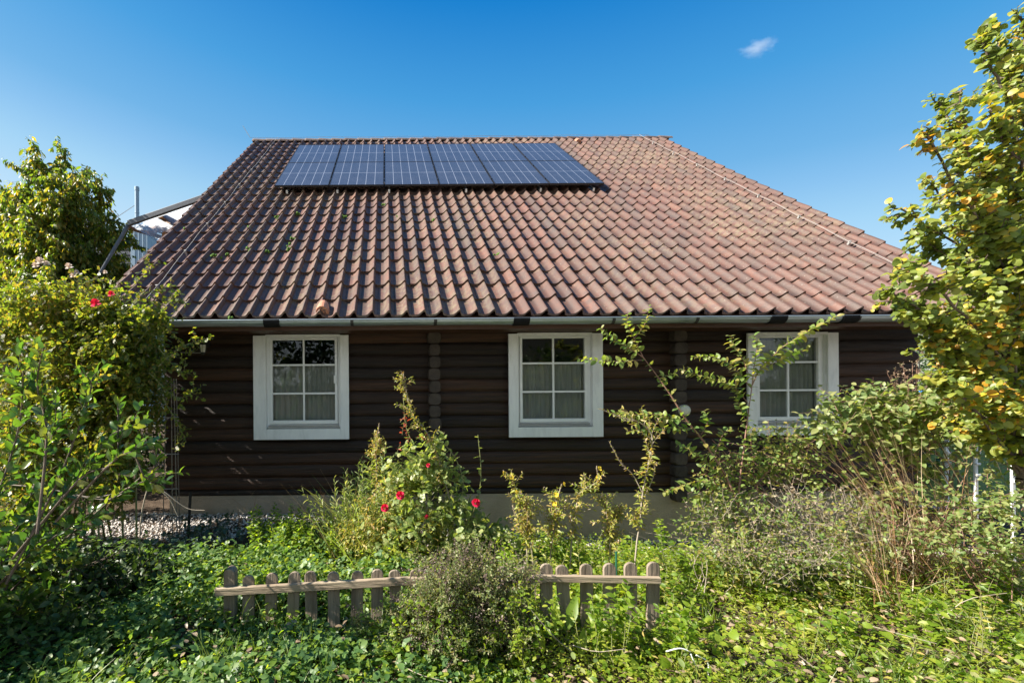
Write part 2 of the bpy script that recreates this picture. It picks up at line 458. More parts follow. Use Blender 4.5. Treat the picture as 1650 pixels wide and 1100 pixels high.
M['l_grass'] = leafmat('grass_blade', G((.06, .11, .02), (.1, .15, .025), (.15, .19, .04)), .35)
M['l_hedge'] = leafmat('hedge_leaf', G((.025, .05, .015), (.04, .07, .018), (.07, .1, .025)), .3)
M['p_red'] = leafmat('red_petal', G((.55, .012, .05), (.70, .03, .10), (.5, .02, .07)), .25, tcol=(1.3, .8, .8), rough=.5)
M['p_yel'] = leafmat('yellow_petal', G((.75, .5, .03), (.8, .6, .06)), .3, tcol=(1.2, 1.1, .6))
M['p_white'] = leafmat('faded_petal', G((.6, .5, .42), (.72, .64, .56), (.5, .36, .27)), .3, tcol=(1.1, 1.05, 1))

# ------------------------------------------------------------------ plant toolkit
def tpl(kind):
    if kind == 'small':
        return np.array([(0, 0, 0), (-.5, .5, .1), (0, 1, -.05), (.5, .5, .1)]), [np.array([(0, 3, 2), (0, 2, 1)])]
    if kind in ('oval', 'round', 'lance'):
        ws = {'oval': (.36, .5, .34), 'round': (.33, .48, .5, .40, .2), 'lance': (.34, .5, .30)}[kind]
        ys = {'oval': (.18, .48, .78), 'round': (.06, .24, .48, .74, .92), 'lance': (.2, .5, .78)}[kind]
        V = [(0, 0, 0)]
        for w, y in zip(ws, ys):
            b = -.35 * (y - .35) ** 2
            V += [(-w, y, b + .14 * w), (0, y, b), (w, y, b + .14 * w)]
        V.append((0, 1, -.16))
        k = len(ws); q = []
        for j in range(k - 1): q += [(1 + 3 * j, 2 + 3 * j, 5 + 3 * j, 4 + 3 * j), (2 + 3 * j, 3 + 3 * j, 6 + 3 * j, 5 + 3 * j)]
        e = 3 * k - 2
        t = [(0, 2, 1), (0, 3, 2), (e, e + 1, e + 3), (e + 1, e + 2, e + 3)]
        return np.array(V), [np.array(q), np.array(t)]
    if kind == 'tri':
        a = np.array([(0, 0, 0), (-.5, .55, .09), (0, 1, -.06), (.5, .55, .09)])
        V, F = [], []
        for j, an in enumerate((-1.25, 0, 1.25)):
            c, s = math.cos(an), math.sin(an)
            b = a.copy() * np.array([.62, .62, .62])
            V.append(np.stack([b[:, 0] * c + b[:, 1] * s, -b[:, 0] * s + b[:, 1] * c + .05, b[:, 2]], -1))
            F += [(4 * j, 4 * j + 3, 4 * j + 2), (4 * j, 4 * j + 2, 4 * j + 1)]
        return np.concatenate(V), [np.array(F)]
    if kind == 'pinn':   # rose leaf: five leaflets on a stalk
        a = np.array([(0, 0, 0), (-.5, .5, .08), (0, 1, -.04), (.5, .5, .08)])
        V, F = [], []
        for j, (an, y0, sc_) in enumerate(((-1.05, .12, .34), (1.05, .16, .34), (-.95, .42, .4), (.95, .46, .4), (0, .58, .45))):
            c, s = math.cos(an), math.sin(an)
            b = a * np.array([sc_ * 1.25, sc_, sc_])
            V.append(np.stack([b[:, 0] * c + b[:, 1] * s, -b[:, 0] * s + b[:, 1] * c + y0, b[:, 2] - .12 * y0 * y0], -1))
            F += [(4 * j, 4 * j + 3, 4 * j + 2), (4 * j, 4 * j + 2, 4 * j + 1)]
        return np.concatenate(V), [np.array(F)]
TPL = {k: tpl(k) for k in ('small', 'oval', 'round', 'lance', 'tri', 'pinn')}

def leaf_geo(pos, ax, nrm, L, W, kind):
    V0, F0 = TPL[kind]
    ax = norm(ax)
    nrm = nrm - (nrm * ax).sum(-1, keepdims=True) * ax
    nrm = norm(nrm)
    x = np.cross(ax, nrm)
    L = np.broadcast_to(np.asarray(L, float), (len(pos),))[:, None, None]
    W = np.broadcast_to(np.asarray(W, float), (len(pos),))[:, None, None]
    sw = W if kind not in ('tri', 'pinn') else L
    V = pos[:, None] + x[:, None] * V0[None, :, :1] * sw + ax[:, None] * V0[None, :, 1:2] * L + nrm[:, None] * V0[None, :, 2:] * L
    off = (np.arange(len(pos)) * len(V0))[:, None, None]
    return V.reshape(-1, 3), [(f[None] + off).reshape(-1, f.shape[1]) for f in F0]

class Plant:
    def __init__(s):
        s.stem = MB(); s.lv = {}
    def tube(s, pts, r0, r1, k=4):
        V, F = tube_np(np.asarray(pts, float), r0, r1, k); s.stem.addn(V, [F]); return s
    def leaf(s, key, pos, ax, nrm, L, W, kind):
        s.lv.setdefault(key, []).append(leaf_geo(pos, ax, nrm, L, W, kind))
    def along(s, key, pts, step, L, W, kind='oval', start=.1, jitter=.3, spread=1.0, fwd=.5, droop=.25, up=.8, sunw=.35, rnd=.5, pair=False):
        """leaves set along a twig"""
        p = np.asarray(pts, float)
        d = np.linalg.norm(np.diff(p, axis=0), axis=1); cum = np.concatenate([[0], np.cumsum(d)])
        if cum[-1] < 1e-4: return
        n = max(1, int(cum[-1] * (1 - start) / step))
        t = cum[-1] * (start + (1 - start) * (np.arange(n) + rng.uniform(0, 1, n) * .6 + .2) / n)
        if pair: t = np.repeat(t, 2)
        n = len(t)
        pos = np.stack([np.interp(t, cum, p[:, i]) for i in range(3)], -1)
        tg = norm(np.stack([np.interp(t, cum, np.gradient(p[:, i])) for i in range(3)], -1))
        a = norm(np.cross(tg, np.array([.12, .31, .93]))); b = np.cross(tg, a)
        ph = np.arange(n) * (math.pi if pair else 2.4) + (np.arange(n) // 2 * 1.57 if pair else 0) + rng.uniform(0, .8, n) + rng.uniform(0, 6)
        rd = a * np.cos(ph)[:, None] + b * np.sin(ph)[:, None]
        ax = norm(tg * fwd + rd * spread + np.array([0, 0, -droop]) + rng.normal(0, jitter, (n, 3)) * .6)
        nr = np.array([0, 0, up]) + SUN * sunw + rng.normal(0, rnd, (n, 3))
        sc_ = rng.uniform(.65, 1.15, n) * np.where(t > cum[-1] * .85, .7, 1)
        s.leaf(key, pos, ax, nr, L * sc_, W * sc_, kind)
    def twig(s, p0, d, L, r=.002, n=5, wob=.25, grav=0.0, tube=True, k=3):
        d = norm(d); pts = [np.asarray(p0, float)]
        for i in range(n):
            d = norm(d + rng.normal(0, wob, 3) * .6 + np.array([0, 0, -grav]))
            pts.append(pts[-1] + d * L / n)
        pts = np.array(pts)
        if tube: s.tube(pts, r, r * .4, k)
        return pts
    def bush(s, key, blobs, n, L, step, leafL, leafW, kind, grav=.05, shell=.55, tube=.5, upb=.5, r=.0022, **kw):
        """twigs with leaves filling ellipsoids (centre, radii, weight)"""
        w = np.array([b[2] for b in blobs], float); w /= w.sum()
        for i in rng.choice(len(blobs), n, p=w):
            c, rr = np.asarray(blobs[i][0], float), np.asarray(blobs[i][1], float)
            u = norm(rng.normal(0, 1, 3)) * (shell + (1 - shell) * rng.uniform()) ** .6 * (1 if rng.uniform() < .75 else rng.uniform(.3, 1))
            p0 = c + u * rr
            d = u * .7 + np.array([0, 0, upb]) + rng.normal(0, .45, 3)
            l = L * rng.uniform(.5, 1.25)
            pts = s.twig(p0 - norm(d) * l * .5, d, l, r, 4, .3, grav, tube=rng.uniform() < tube)
            s.along(key, pts, step, leafL, leafW, kind, **kw)
    def blades(s, key, base, d, L, W, bend=.6, n=5):
        """grass blades"""
        base = np.asarray(base, float); N = len(base); d = norm(d)
        side = norm(np.cross(d, rng.normal(0, 1, (N, 3))))
        hb = norm(np.stack([d[:, 0] + rng.normal(0, .4, N), d[:, 1] + rng.normal(0, .4, N), -.3 * np.ones(N)], -1))
        L = np.broadcast_to(L, (N,)); bend = np.broadcast_to(bend, (N,))
        V = np.zeros((N, 2 * n, 3))
        for i in range(n):
            t = i / (n - 1)
            c = base + d * (L * t)[:, None] + hb * (L * bend * t * t * .6)[:, None]
            w = W * (1 - t) ** .7 * .5 + .0003
            V[:, 2 * i] = c - side * w; V[:, 2 * i + 1] = c + side * w
        f = np.array([(2 * i, 2 * i + 1, 2 * i + 3, 2 * i + 2) for i in range(n - 1)])
        F = (f[None] + (np.arange(N) * 2 * n)[:, None, None]).reshape(-1, 4)
        s.lv.setdefault(key, []).append((V.reshape(-1, 3), [F]))
    def leaf_mesh(s, key):
        b, fs, n = [], {}, 0
        for V, Fs in s.lv[key]:
            for f in Fs: fs.setdefault(f.shape[1], []).append(f + n)
            b.append(V); n += len(V)
        return np.concatenate(b), [np.concatenate(f) for f in fs.values()]
    def build(s, name, base, label, cat, stem_mat='bark', stem_name='stems', names=None, group=None):
        t = thing(name, base, label, cat, group)
        if s.stem.n: s.stem.build(stem_name, M[stem_mat], t, sm=True)
        for key in s.lv:
            V, F = s.leaf_mesh(key)
            nm = (names or {}).get(key, 'leaves' if key.startswith('l_') else 'flowers')
            me = mesh_np(nm, V - wloc(t), F, True); me.materials.append(M[key])
            o = bpy.data.objects.new(nm, me); sc.collection.objects.link(o); o.parent = t
        return t
    def build_stuff(s, name, label, cat):
        keys = list(s.lv); b, fs, n = [], {}, 0; mi = []
        me_V, me_F = [], []
        for ki, key in enumerate(keys):
            V, F = s.leaf_mesh(key)
            for f in F: me_F.append((f + n, ki))
            me_V.append(V); n += len(V)
        me = mesh_np(name, np.concatenate(me_V), [f for f, _ in me_F], True)
        for k in keys: me.materials.append(M[k])
        me.polygons.foreach_set('material_index', np.concatenate([np.full(len(f), k, np.int32) for f, k in me_F]))
        o = bpy.data.objects.new(name, me); sc.collection.objects.link(o)
        return props(o, label, cat, kind='stuff')

def rose_flower(c, r, up=(0, -.5, .8)):
    """bloom of overlapping cupped petals"""
    mb = MB(); up = norm(np.array(up, float)); a = norm(np.cross(up, (.3, .9, .1))); b = np.cross(up, a)
    for ring, (n, rr, tilt, h) in enumerate(((3, .28, 1.35, .55), (5, .55, 1.1, .45), (6, .85, .75, .25), (6, 1.0, .35, .05))):
        for i in range(n):
            ph = 2 * math.pi * (i + .37 * ring) / n + rng.uniform(-.2, .2)
            V = []
            for v in range(4):
                for u in range(4):
                    du = (u / 3 - .5) * 2 * math.pi / n * 1.35; t = v / 3
                    rad_ = r * rr * (.35 + .65 * math.sin(t * 1.5)) ; 
                    hh = r * (h + (t ** 1.2) * math.sin(tilt) * .8 + (.10 * t * t if ring == 3 else 0) * -2)
                    V.append(np.asarray(c) + (a * math.cos(ph + du) + b * math.sin(ph + du)) * rad_ * (1 - .08 * abs(u - 1.5) * t) + up * hh)
            F = [(v * 4 + u, v * 4 + u + 1, v * 4 + u + 5, v * 4 + u + 4) for v in range(3) for u in range(3)]
            mb.add(V, F)
    return mb

def four_petal(c, r, up):
    mb = MB(); up = norm(np.array(up, float)); a = norm(np.cross(up, (.3, .9, .1))); b = np.cross(up, a)
    for i in range(4):
        ph = i * math.pi / 2
        d = a * math.cos(ph) + b * math.sin(ph); e = np.cross(up, d)
        mb.add([c, c + d * r * .6 - e * r * .5 + up * r * .3, c + d * r + up * r * .5, c + d * r * .6 + e * r * .5 + up * r * .3], [(0, 1, 2, 3)])
    return mb

# ------------------------------------------------------------------ ground
gx = np.concatenate([-np.geomspace(900, 7, 16), np.linspace(-6.5, 8.5, 76), np.geomspace(9, 900, 16)])
gy = np.concatenate([-np.geomspace(300, 3, 10), np.linspace(-2.5, 6.2, 60), np.geomspace(7, 1500, 22)])
GX, GY = np.meshgrid(gx, gy)
V = np.stack([GX, GY, ground_z(GX, GY)], -1).reshape(-1, 3)
nx, ny = len(gx), len(gy)
ii = (np.arange(ny - 1)[:, None] * nx + np.arange(nx - 1)[None]).ravel()
me = mesh_np('ground', V, [np.stack([ii, ii + 1, ii + nx + 1, ii + nx], -1)], True)
me.materials.append(M['soil'])
o = bpy.data.objects.new('ground', me); sc.collection.objects.link(o); props(o, kind='structure')

# lawn beyond the right corner of the house
M['lawn'] = pm('lawn_grass', [(.16, .18, .03), (.22, .23, .045), (.28, .27, .06)], 6, rough=.9, spec=.15, bump=.8, bscale=90)
xs, ys = np.linspace(7.2, 45, 30), np.linspace(6.4, 60, 30)
X, Y = np.meshgrid(xs, ys)
ii = (np.arange(29)[:, None] * 30 + np.arange(29)[None]).ravel()
me = mesh_np('lawn', np.stack([X, Y, ground_z(X, Y) + .03], -1).reshape(-1, 3), [np.stack([ii, ii + 1, ii + 31, ii + 30], -1)], True)
me.materials.append(M['lawn'])
o = bpy.data.objects.new('lawn', me); sc.collection.objects.link(o); props(o, kind='structure')

M['bounce_sheet'] = pm('pale_bounce_sheet', [(.42, .39, .33), (.54, .5, .43), (.62, .58, .51)], 30, rough=.95, spec=.1, bump=.5, bscale=120)  # unseen pale sheet behind the camera, added to bounce sun onto the facade
me = mesh_np('bounce_sheet', np.array([(-12, -6.2, .075), (14, -6.2, .075), (14, 1.2, .075), (-12, 1.2, .075)]), [np.array([(0, 1, 2, 3)])])
me.materials.append(M['bounce_sheet'])
o = bpy.data.objects.new('bounce_sheet', me); sc.collection.objects.link(o); props(o, kind='structure')

# gravel bed along the wall
def stones(n, x0, x1, y0, y1, r0, r1, fn=None):
    t = np.array([(1, 0, 0), (-1, 0, 0), (0, 1, 0), (0, -1, 0), (0, 0, 1), (0, 0, -1)], float)
    f = np.array([(0, 2, 4), (2, 1, 4), (1, 3, 4), (3, 0, 4), (2, 0, 5), (1, 2, 5), (3, 1, 5), (0, 3, 5)])
    x, y = rng.uniform(x0, x1, n), rng.uniform(y0, y1, n)
    if fn is not None:
        k = fn(x, y); x, y = x[k], y[k]; n = len(x)
    r = rng.uniform(r0, r1, n)
    z = ground_z(x, y) + r * rng.uniform(.1, .7, n)
    A = rng.normal(0, 1, (n, 3)); A = norm(A); B = norm(np.cross(A, rng.normal(0, 1, (n, 3)))); C = np.cross(A, B)
    Rm = np.stack([A, B, C], -2)
    tv = t[None] * rng.uniform(.6, 1.25, (n, 6, 1)) * r[:, None, None]
    V = np.einsum('nij,njk->nik', tv, Rm) * np.array([1, 1, .8]) + np.stack([x, y, z], -1)[:, None]
    return V.reshape(-1, 3), (f[None] + (np.arange(n) * 6)[:, None, None]).reshape(-1, 3)
V, F = stones(15000, -3.4, 7.0, 4.35, 5.66, .010, .022, lambda x, y: y > 5.05 - .5 * (1 - smooth(-2.0, -0.9, x)) + .06 * np.sin(7 * x))
me = mesh_np('gravel', V, [F], True); me.materials.append(M['stone'])
o = bpy.data.objects.new('gravel', me); sc.collection.objects.link(o)
props(o, 'strip of loose grey gravel along the foot of the log wall', 'gravel', kind='stuff')

# ------------------------------------------------------------------ the log house
E_Y, E_Z, TH = 5.0, 2.335, rad(40.05)
cT, sT = math.cos(TH), math.sin(TH)
RX0, RX1 = -3.40, 7.06
RLEN = 8.50
def R(x, s, h):
    x, s, h = np.broadcast_arrays(np.asarray(x, float), np.asarray(s, float), np.asarray(h, float))
    return np.stack([x, E_Y + s * cT - h * sT, E_Z + s * sT + h * cT], -1)
WY = 5.62                    # wall core plane
WX0, WX1 = -2.78, 6.62
BACK = 2 * (E_Y + RLEN * cT) - WY
house = thing('log_house', (2, WY, 0), 'dark brown log house with red tiled roof and three white windows', 'house')

# roof tiles
TW, TR = .1938, .3515
NC, NR = int(round((RX1 - RX0) / TW)), int(round(RLEN / TR))
us = np.array([0, .10, .22, .33, .42, .50, .57, .63, .68, .73, .79, 1.03])
hump = np.array([.002, 0, 0, .004, .016, .033, .050, .062, .064, .050, .012, -.005])
nu = len(us)
TV, TF4 = [], []
for r_ in range(NR):
    s0 = r_ * TR
    for c_ in range(NC):
        x0 = RX0 + c_ * TW
        ja, jb, jx, js = rng.normal(0, .0022, 4)
        js *= 2.2
        if rng.uniform() < .012: js -= rng.uniform(.01, .03); jb += rng.normal(0, .006)
        ja += .006 * math.sin(x0 * .9 + 1) * math.sin(s0 * .8)
        top_s = min(s0 + TR + .05, RLEN + .03)
        V = []
        for (s_, h0, th) in ((s0 + js, .010, 0), (s0 + js, .038, 0), (s0 + TR * .5, .026, 0), (top_s, .008, 0)):
            V.append(R(x0 + us * TW + jx, s_, hump + h0 + ja + jb * (us - .5) * 2))
        V[0] = V[0] * 1.0
        k = len(TV) * nu * 4
        TV.append(np.concatenate(V))
        for j in range(3):
            for u in range(nu - 1):
                a = k + j * nu + u
                TF4.append((a, a + 1, a + nu + 1, a + nu))
        # close the right flank of the roll
TVc = np.concatenate(TV)
roof_mb = MB(); roof_mb.addn(TVc, [np.array(TF4)])
roof = roof_mb.build('roof', M['tile'], house, sm=False)
# smooth across the roll but keep the front lip crisp
pl = np.ones(len(TF4), bool); pl[:] = True
pl.reshape(-1, 3, nu - 1)[:, 0, :] = False
roof.data.polygons.foreach_set('use_smooth', pl)
m_ = roof.data
try:
    m_.set_sharp_from_angle(angle=rad(50))
except Exception:
    pass
# deck below the tiles, both slopes
mb = MB()
ry = E_Y + RLEN * cT; rz = E_Z + RLEN * sT
for sgn in (1, -1):
    a0, a1 = R(RX0 + .03, .03, -.012), R(RX1 - .03, .03, -.012)
    b0, b1 = R(RX0 + .03, RLEN, -.012), R(RX1 - .03, RLEN, -.012)
    q = np.array([a0, a1, b1, b0, a0 - (0, 0, .14), a1 - (0, 0, .14), b1 - (0, 0, .14), b0 - (0, 0, .14)])
    if sgn < 0: q[:, 1] = 2 * ry - q[:, 1]
    mb.add(q, [(0, 1, 2, 3), (7, 6, 5, 4), (0, 4, 5, 1), (1, 5, 6, 2), (2, 6, 7, 3), (3, 7, 4, 0)])
mb.build('roof_deck', M['fascia'], house)
# rear slope with a plain run of the same tiles
mb = MB()
nxs = NC * 4
xs = np.linspace(RX0, RX1, nxs + 1)
wave = .02 + .02 * np.cos(np.arange(nxs + 1) * math.pi / 2)
ss = np.linspace(0, RLEN, 30)
V = np.concatenate([R(xs, s_, wave) for s_ in ss]); V[:, 1] = 2 * ry - V[:, 1]
ii = (np.arange(29)[:, None] * (nxs + 1) + np.arange(nxs)[None]).ravel()
mb.addn(V, [np.stack([ii, ii + nxs + 1, ii + nxs + 2, ii + 1], -1)])
mb.build('rear_roof', M['tile'], house, sm=True)
# ridge caps
mb = MB()
x = RX0 - .02; k = 0
while x < RX1:
    a = np.linspace(-.1, math.pi + .1, 10)
    V = []
    for (xx, rr) in ((x, .085), (x + .04, .092), (x + .36, .078)):
        j = rng.normal(0, .002)
        V.append(np.stack([np.full(10, xx), ry - rr * np.cos(a) * 1.25, rz - .012 + j + rr * np.sin(a) * 1.0], -1))
    mb.addn(np.concatenate(V), [np.array([(j * 10 + i, j * 10 + i + 1, j * 10 + i + 11, j * 10 + i + 10) for j in range(2) for i in range(9)])])
    mb.add(V[0], [tuple(range(10))])
    x += .335
M['ridge'] = pm('old_ridge_tile', [(.07, .05, .045), (.11, .075, .065), (.17, .13, .11)], 12, rough=.8, bump=.3, island=.3)
mb.build('ridge_caps', M['ridge'], roof, sm=False)
# vent tiles
def vent(x, s):
    mb = MB()
    c = R(x, s, .045)
    a = np.linspace(0, math.pi, 11)
    rows = []
    for (ds, k) in ((-.10, 1.0), (-.02, 1.0), (.07, .8), (.15, .15)):
        rows.append(np.stack([x + .075 * k * np.cos(a), np.zeros(11), np.zeros(11)], -1) * [1, 0, 0] + (R(0, s + ds, .03) + np.outer(.105 * k * np.sin(a), R(0, 0, 1) - R(0, 0, 0))))
    mb.addn(np.concatenate(rows), [np.array([(j * 11 + i, j * 11 + i + 1, j * 11 + i + 12, j * 11 + i + 11) for j in range(3) for i in range(10)])])
    mb.add(rows[0], [tuple(range(10, -1, -1))])
    o = mb.build('vent_tile', M['newtile'], roof, sm=False)
    return o
VX = (522 - CX) / (503 - 10) * 502 / 144
vent(VX, .14)
vent((933 - CX) / (236 - 10) * 502 / 144, 8.05)
# vent holes
mb = MB()
for (i, j) in ((-1, 0), (0, 0), (1, 0), (-.5, 1), (.5, 1), (0, 1.9), (-1, 1), (1, 1)):
    c = R(VX + i * .032, .14 - .1, .055 + j * .028) + np.array([0, -.003, 0])
    mb.lathe([(.001, 0), (.010, 0), (.010, .002)], c, 'y', 10)
mb.build('vent_holes', M['dark'], roof)
# moss cushions
V, F = stones(10, 0, 1, 0, 1, .01, .02)
mb = MB()
for (x_, y_) in ((404, 365), (469, 395), (472, 385), (367, 410), (402, 367), (400, 400), (318, 429), (300, 370), (430, 405), (372, 512), (345, 412), (445, 350), (620, 330), (642, 350), (455, 300), (466, 402), (404, 403), (800, 410), (700, 355), (352, 415), (555, 350), (480, 345)):
    s_ = 1
    # intersect the view ray with the roof plane
    d = P(x_, y_, 1.0) - np.array([0, 0, EYE])
    nrm_ = np.array([0, -sT, cT]); q0 = np.array([0, E_Y, E_Z])
    t_ = ((q0 - np.array([0, 0, EYE])) @ nrm_ + .045) / (d @ nrm_)
    c = np.array([0, 0, EYE]) + d * t_
    for _ in range(7):
        cc = c + rng.normal(0, .018, 3) * [1.2, 1, .5]
        r_ = rng.uniform(.010, .022)
        u, v = np.meshgrid(np.linspace(0, 2 * math.pi, 8)[:-1], np.linspace(.15, math.pi - .15, 5))
        W_ = np.stack([np.cos(u) * np.sin(v), np.sin(u) * np.sin(v), np.cos(v)], -1).reshape(-1, 3) * r_ * rng.uniform(.8, 1.2, (35, 1))
        mb.addn(cc + W_, [np.array([(j * 7 + i, j * 7 + (i + 1) % 7, (j + 1) * 7 + (i + 1) % 7, (j + 1) * 7 + i) for j in range(4) for i in range(7)])])
props(mb.build('moss', M['moss'], roof, sm=True), kind='stuff')

# windows --------------------------------------------------------
TY = 5.50
WINS = [((408, 562, 540, 708), (20, 14, 17)), ((820, 972, 537, 704), (15, 17, 16)), ((1206, 1352, 536, 701), (15, 17, 16))]
openings = []
for (x0, x1, y0, y1), _ in WINS:
    xm, ym = (x0 + x1) / 2, (y0 + y1) / 2
    openings.append((P(x0, ym, TY)[0], P(x1, ym, TY)[0], P(xm, y1, TY)[2], P(xm, y0, TY)[2]))
WTOP = P(625, 536, WY)[2] + .02
WBOT = P(625, 795, WY)[2]
LOGH = .1515
# log wall
mb = MB()
prof_t = np.linspace(0, 1, 9)
z = WTOP
row = 0
while z > WBOT + .02:
    z0 = max(z - LOGH, WBOT)
    zc = (z + z0) / 2
    segs = [(WX0, WX1)]
    for (a, b, c, d) in openings:
        if c + .03 < zc + LOGH * .35 and zc - LOGH * .35 < d:
            segs2 = []
            for (p, q) in segs:
                if a + .05 > p and b - .05 < q: segs2 += [(p, a + .06), (b - .06, q)]
                else: segs2.append((p, q))
            segs = segs2
    off = rng.normal(0, .003)
    for (p, q) in segs:
        n = max(2, int((q - p) / .25))
        xs = np.linspace(p, q, n + 1)
        wz = .004 * np.sin(xs * 1.7 + row * 2.1) + rng.normal(0, .0015, n + 1)
        V = []
        for t in prof_t:
            bul = .046 * min(1, math.sin(math.pi * (t * .98 + .01)) * 1.2) ** .32 + .012 * t * (1 - t) - .010 * (t - .35)
            V.append(np.stack([xs, WY + off - bul + rng.normal(0, .0012, n + 1), z0 + (z - z0) * t * np.ones(n + 1) + wz], -1))
        V = np.concatenate(V)
        m1 = n + 1
        mb.addn(V, [np.array([(j * m1 + i, j * m1 + i + 1, (j + 1) * m1 + i + 1, (j + 1) * m1 + i) for j in range(8) for i in range(n)])])
    z = z0; row += 1
mb.build('log_wall', M['log'], house, sm=True)
# core behind the logs (with the window openings left free) and the gable walls
mb = MB()
cuts = [WX0]
for (a, b, c, d) in openings: cuts += [a + .06, b - .06]
cuts.append(WX1)
for i in range(0, len(cuts), 2): mb.box((cuts[i], WY + .004, WBOT), (cuts[i + 1], WY + .12, WTOP + .25))
for (a, b, c, d) in openings:
    mb.box((a + .06, WY + .004, WBOT), (b - .06, WY + .12, c + .06))
    mb.box((a + .06, WY + .004, d + .02), (b - .06, WY + .12, WTOP + .25))
for gx_, sg in ((WX0, 1), (WX1, -1)):
    x0_, x1_ = (gx_, gx_ + .12) if sg > 0 else (gx_ - .12, gx_)
    prof = [(WY + .12, WBOT), (BACK, WBOT), (BACK, WTOP + .25), (ry, rz - .2), (WY + .12, WTOP + .25)]
    Vv = [(x0_, y, z_) for y, z_ in prof] + [(x1_, y, z_) for y, z_ in prof]
    n = 5
    mb.add(Vv, [tuple(range(n)), tuple(range(2 * n - 1, n - 1, -1))] + [(i, i + n, (i + 1) % n + n, (i + 1) % n) for i in range(n)])
mb.box((WX0, BACK - .12, WBOT), (WX1, BACK, WTOP + .25))
mb.build('wall_core', M['log'], house)
# room lining: floor and back wall behind the curtains
mb = MB()
mb.box((WX0 + .13, WY + 3.0, WBOT), (WX1 - .13, WY + 3.05, WTOP + .3))
mb.box((WX0 + .13, WY + .13, WBOT + .1), (WX1 - .13, WY + 3.0, WBOT + .14))
mb.box((WX0 + .13, WY + .13, WTOP + .3), (WX1 - .13, WY + 3.05, WTOP + .34))
mb.build('interior', M['room'], house)
# plinth
mb = MB(); mb.box((WX0 + .04, WY - .035, -.75), (WX1 - .04, BACK - .04, WBOT - .003))
mb.build('foundation', M['found'], house)
# cross-wall log ends
for cxp, y0p, y1p, wpx in ((701, 541, 795, 21), (1098, 540, 795, 22)):
    mb = MB(); xc = P(cxp, 660, 5.47)[0]; w = wpx / FPX * 5.47
    z = WTOP - .02; i = 0
    while z > WBOT + .03:
        z0 = z - LOGH
        ww = w * rng.uniform(.9, 1.06); xx = xc + rng.normal(0, .004); yf = 5.47 + rng.normal(0, .006)
        if i == 0: ww *= 1.1
        a = np.linspace(0, 2 * math.pi, 13)[:-1]
        e = .62
        px_ = xx + ww / 2 * np.sign(np.cos(a)) * np.abs(np.cos(a)) ** e; pz_ = (z + z0) / 2 + (LOGH * .505) * np.sign(np.sin(a)) * np.abs(np.sin(a)) ** e
        f0 = np.stack([xx + (px_ - xx) * .88, np.full(12, yf), (z + z0) / 2 + (pz_ - (z + z0) / 2) * .88], -1)
        f1 = np.stack([px_, np.full(12, yf + .014), pz_], -1)
        f2 = np.stack([px_, np.full(12, WY + .002), pz_], -1)
        mb.add(np.concatenate([f0, f1, f2]), [tuple(range(12))] + [(j * 12 + k, j * 12 + (k + 1) % 12, (j + 1) * 12 + (k + 1) % 12, (j + 1) * 12 + k) for j in range(2) for k in range(12)])
        z = z0; i += 1
    mb.build('log_ends', M['logend'], house)
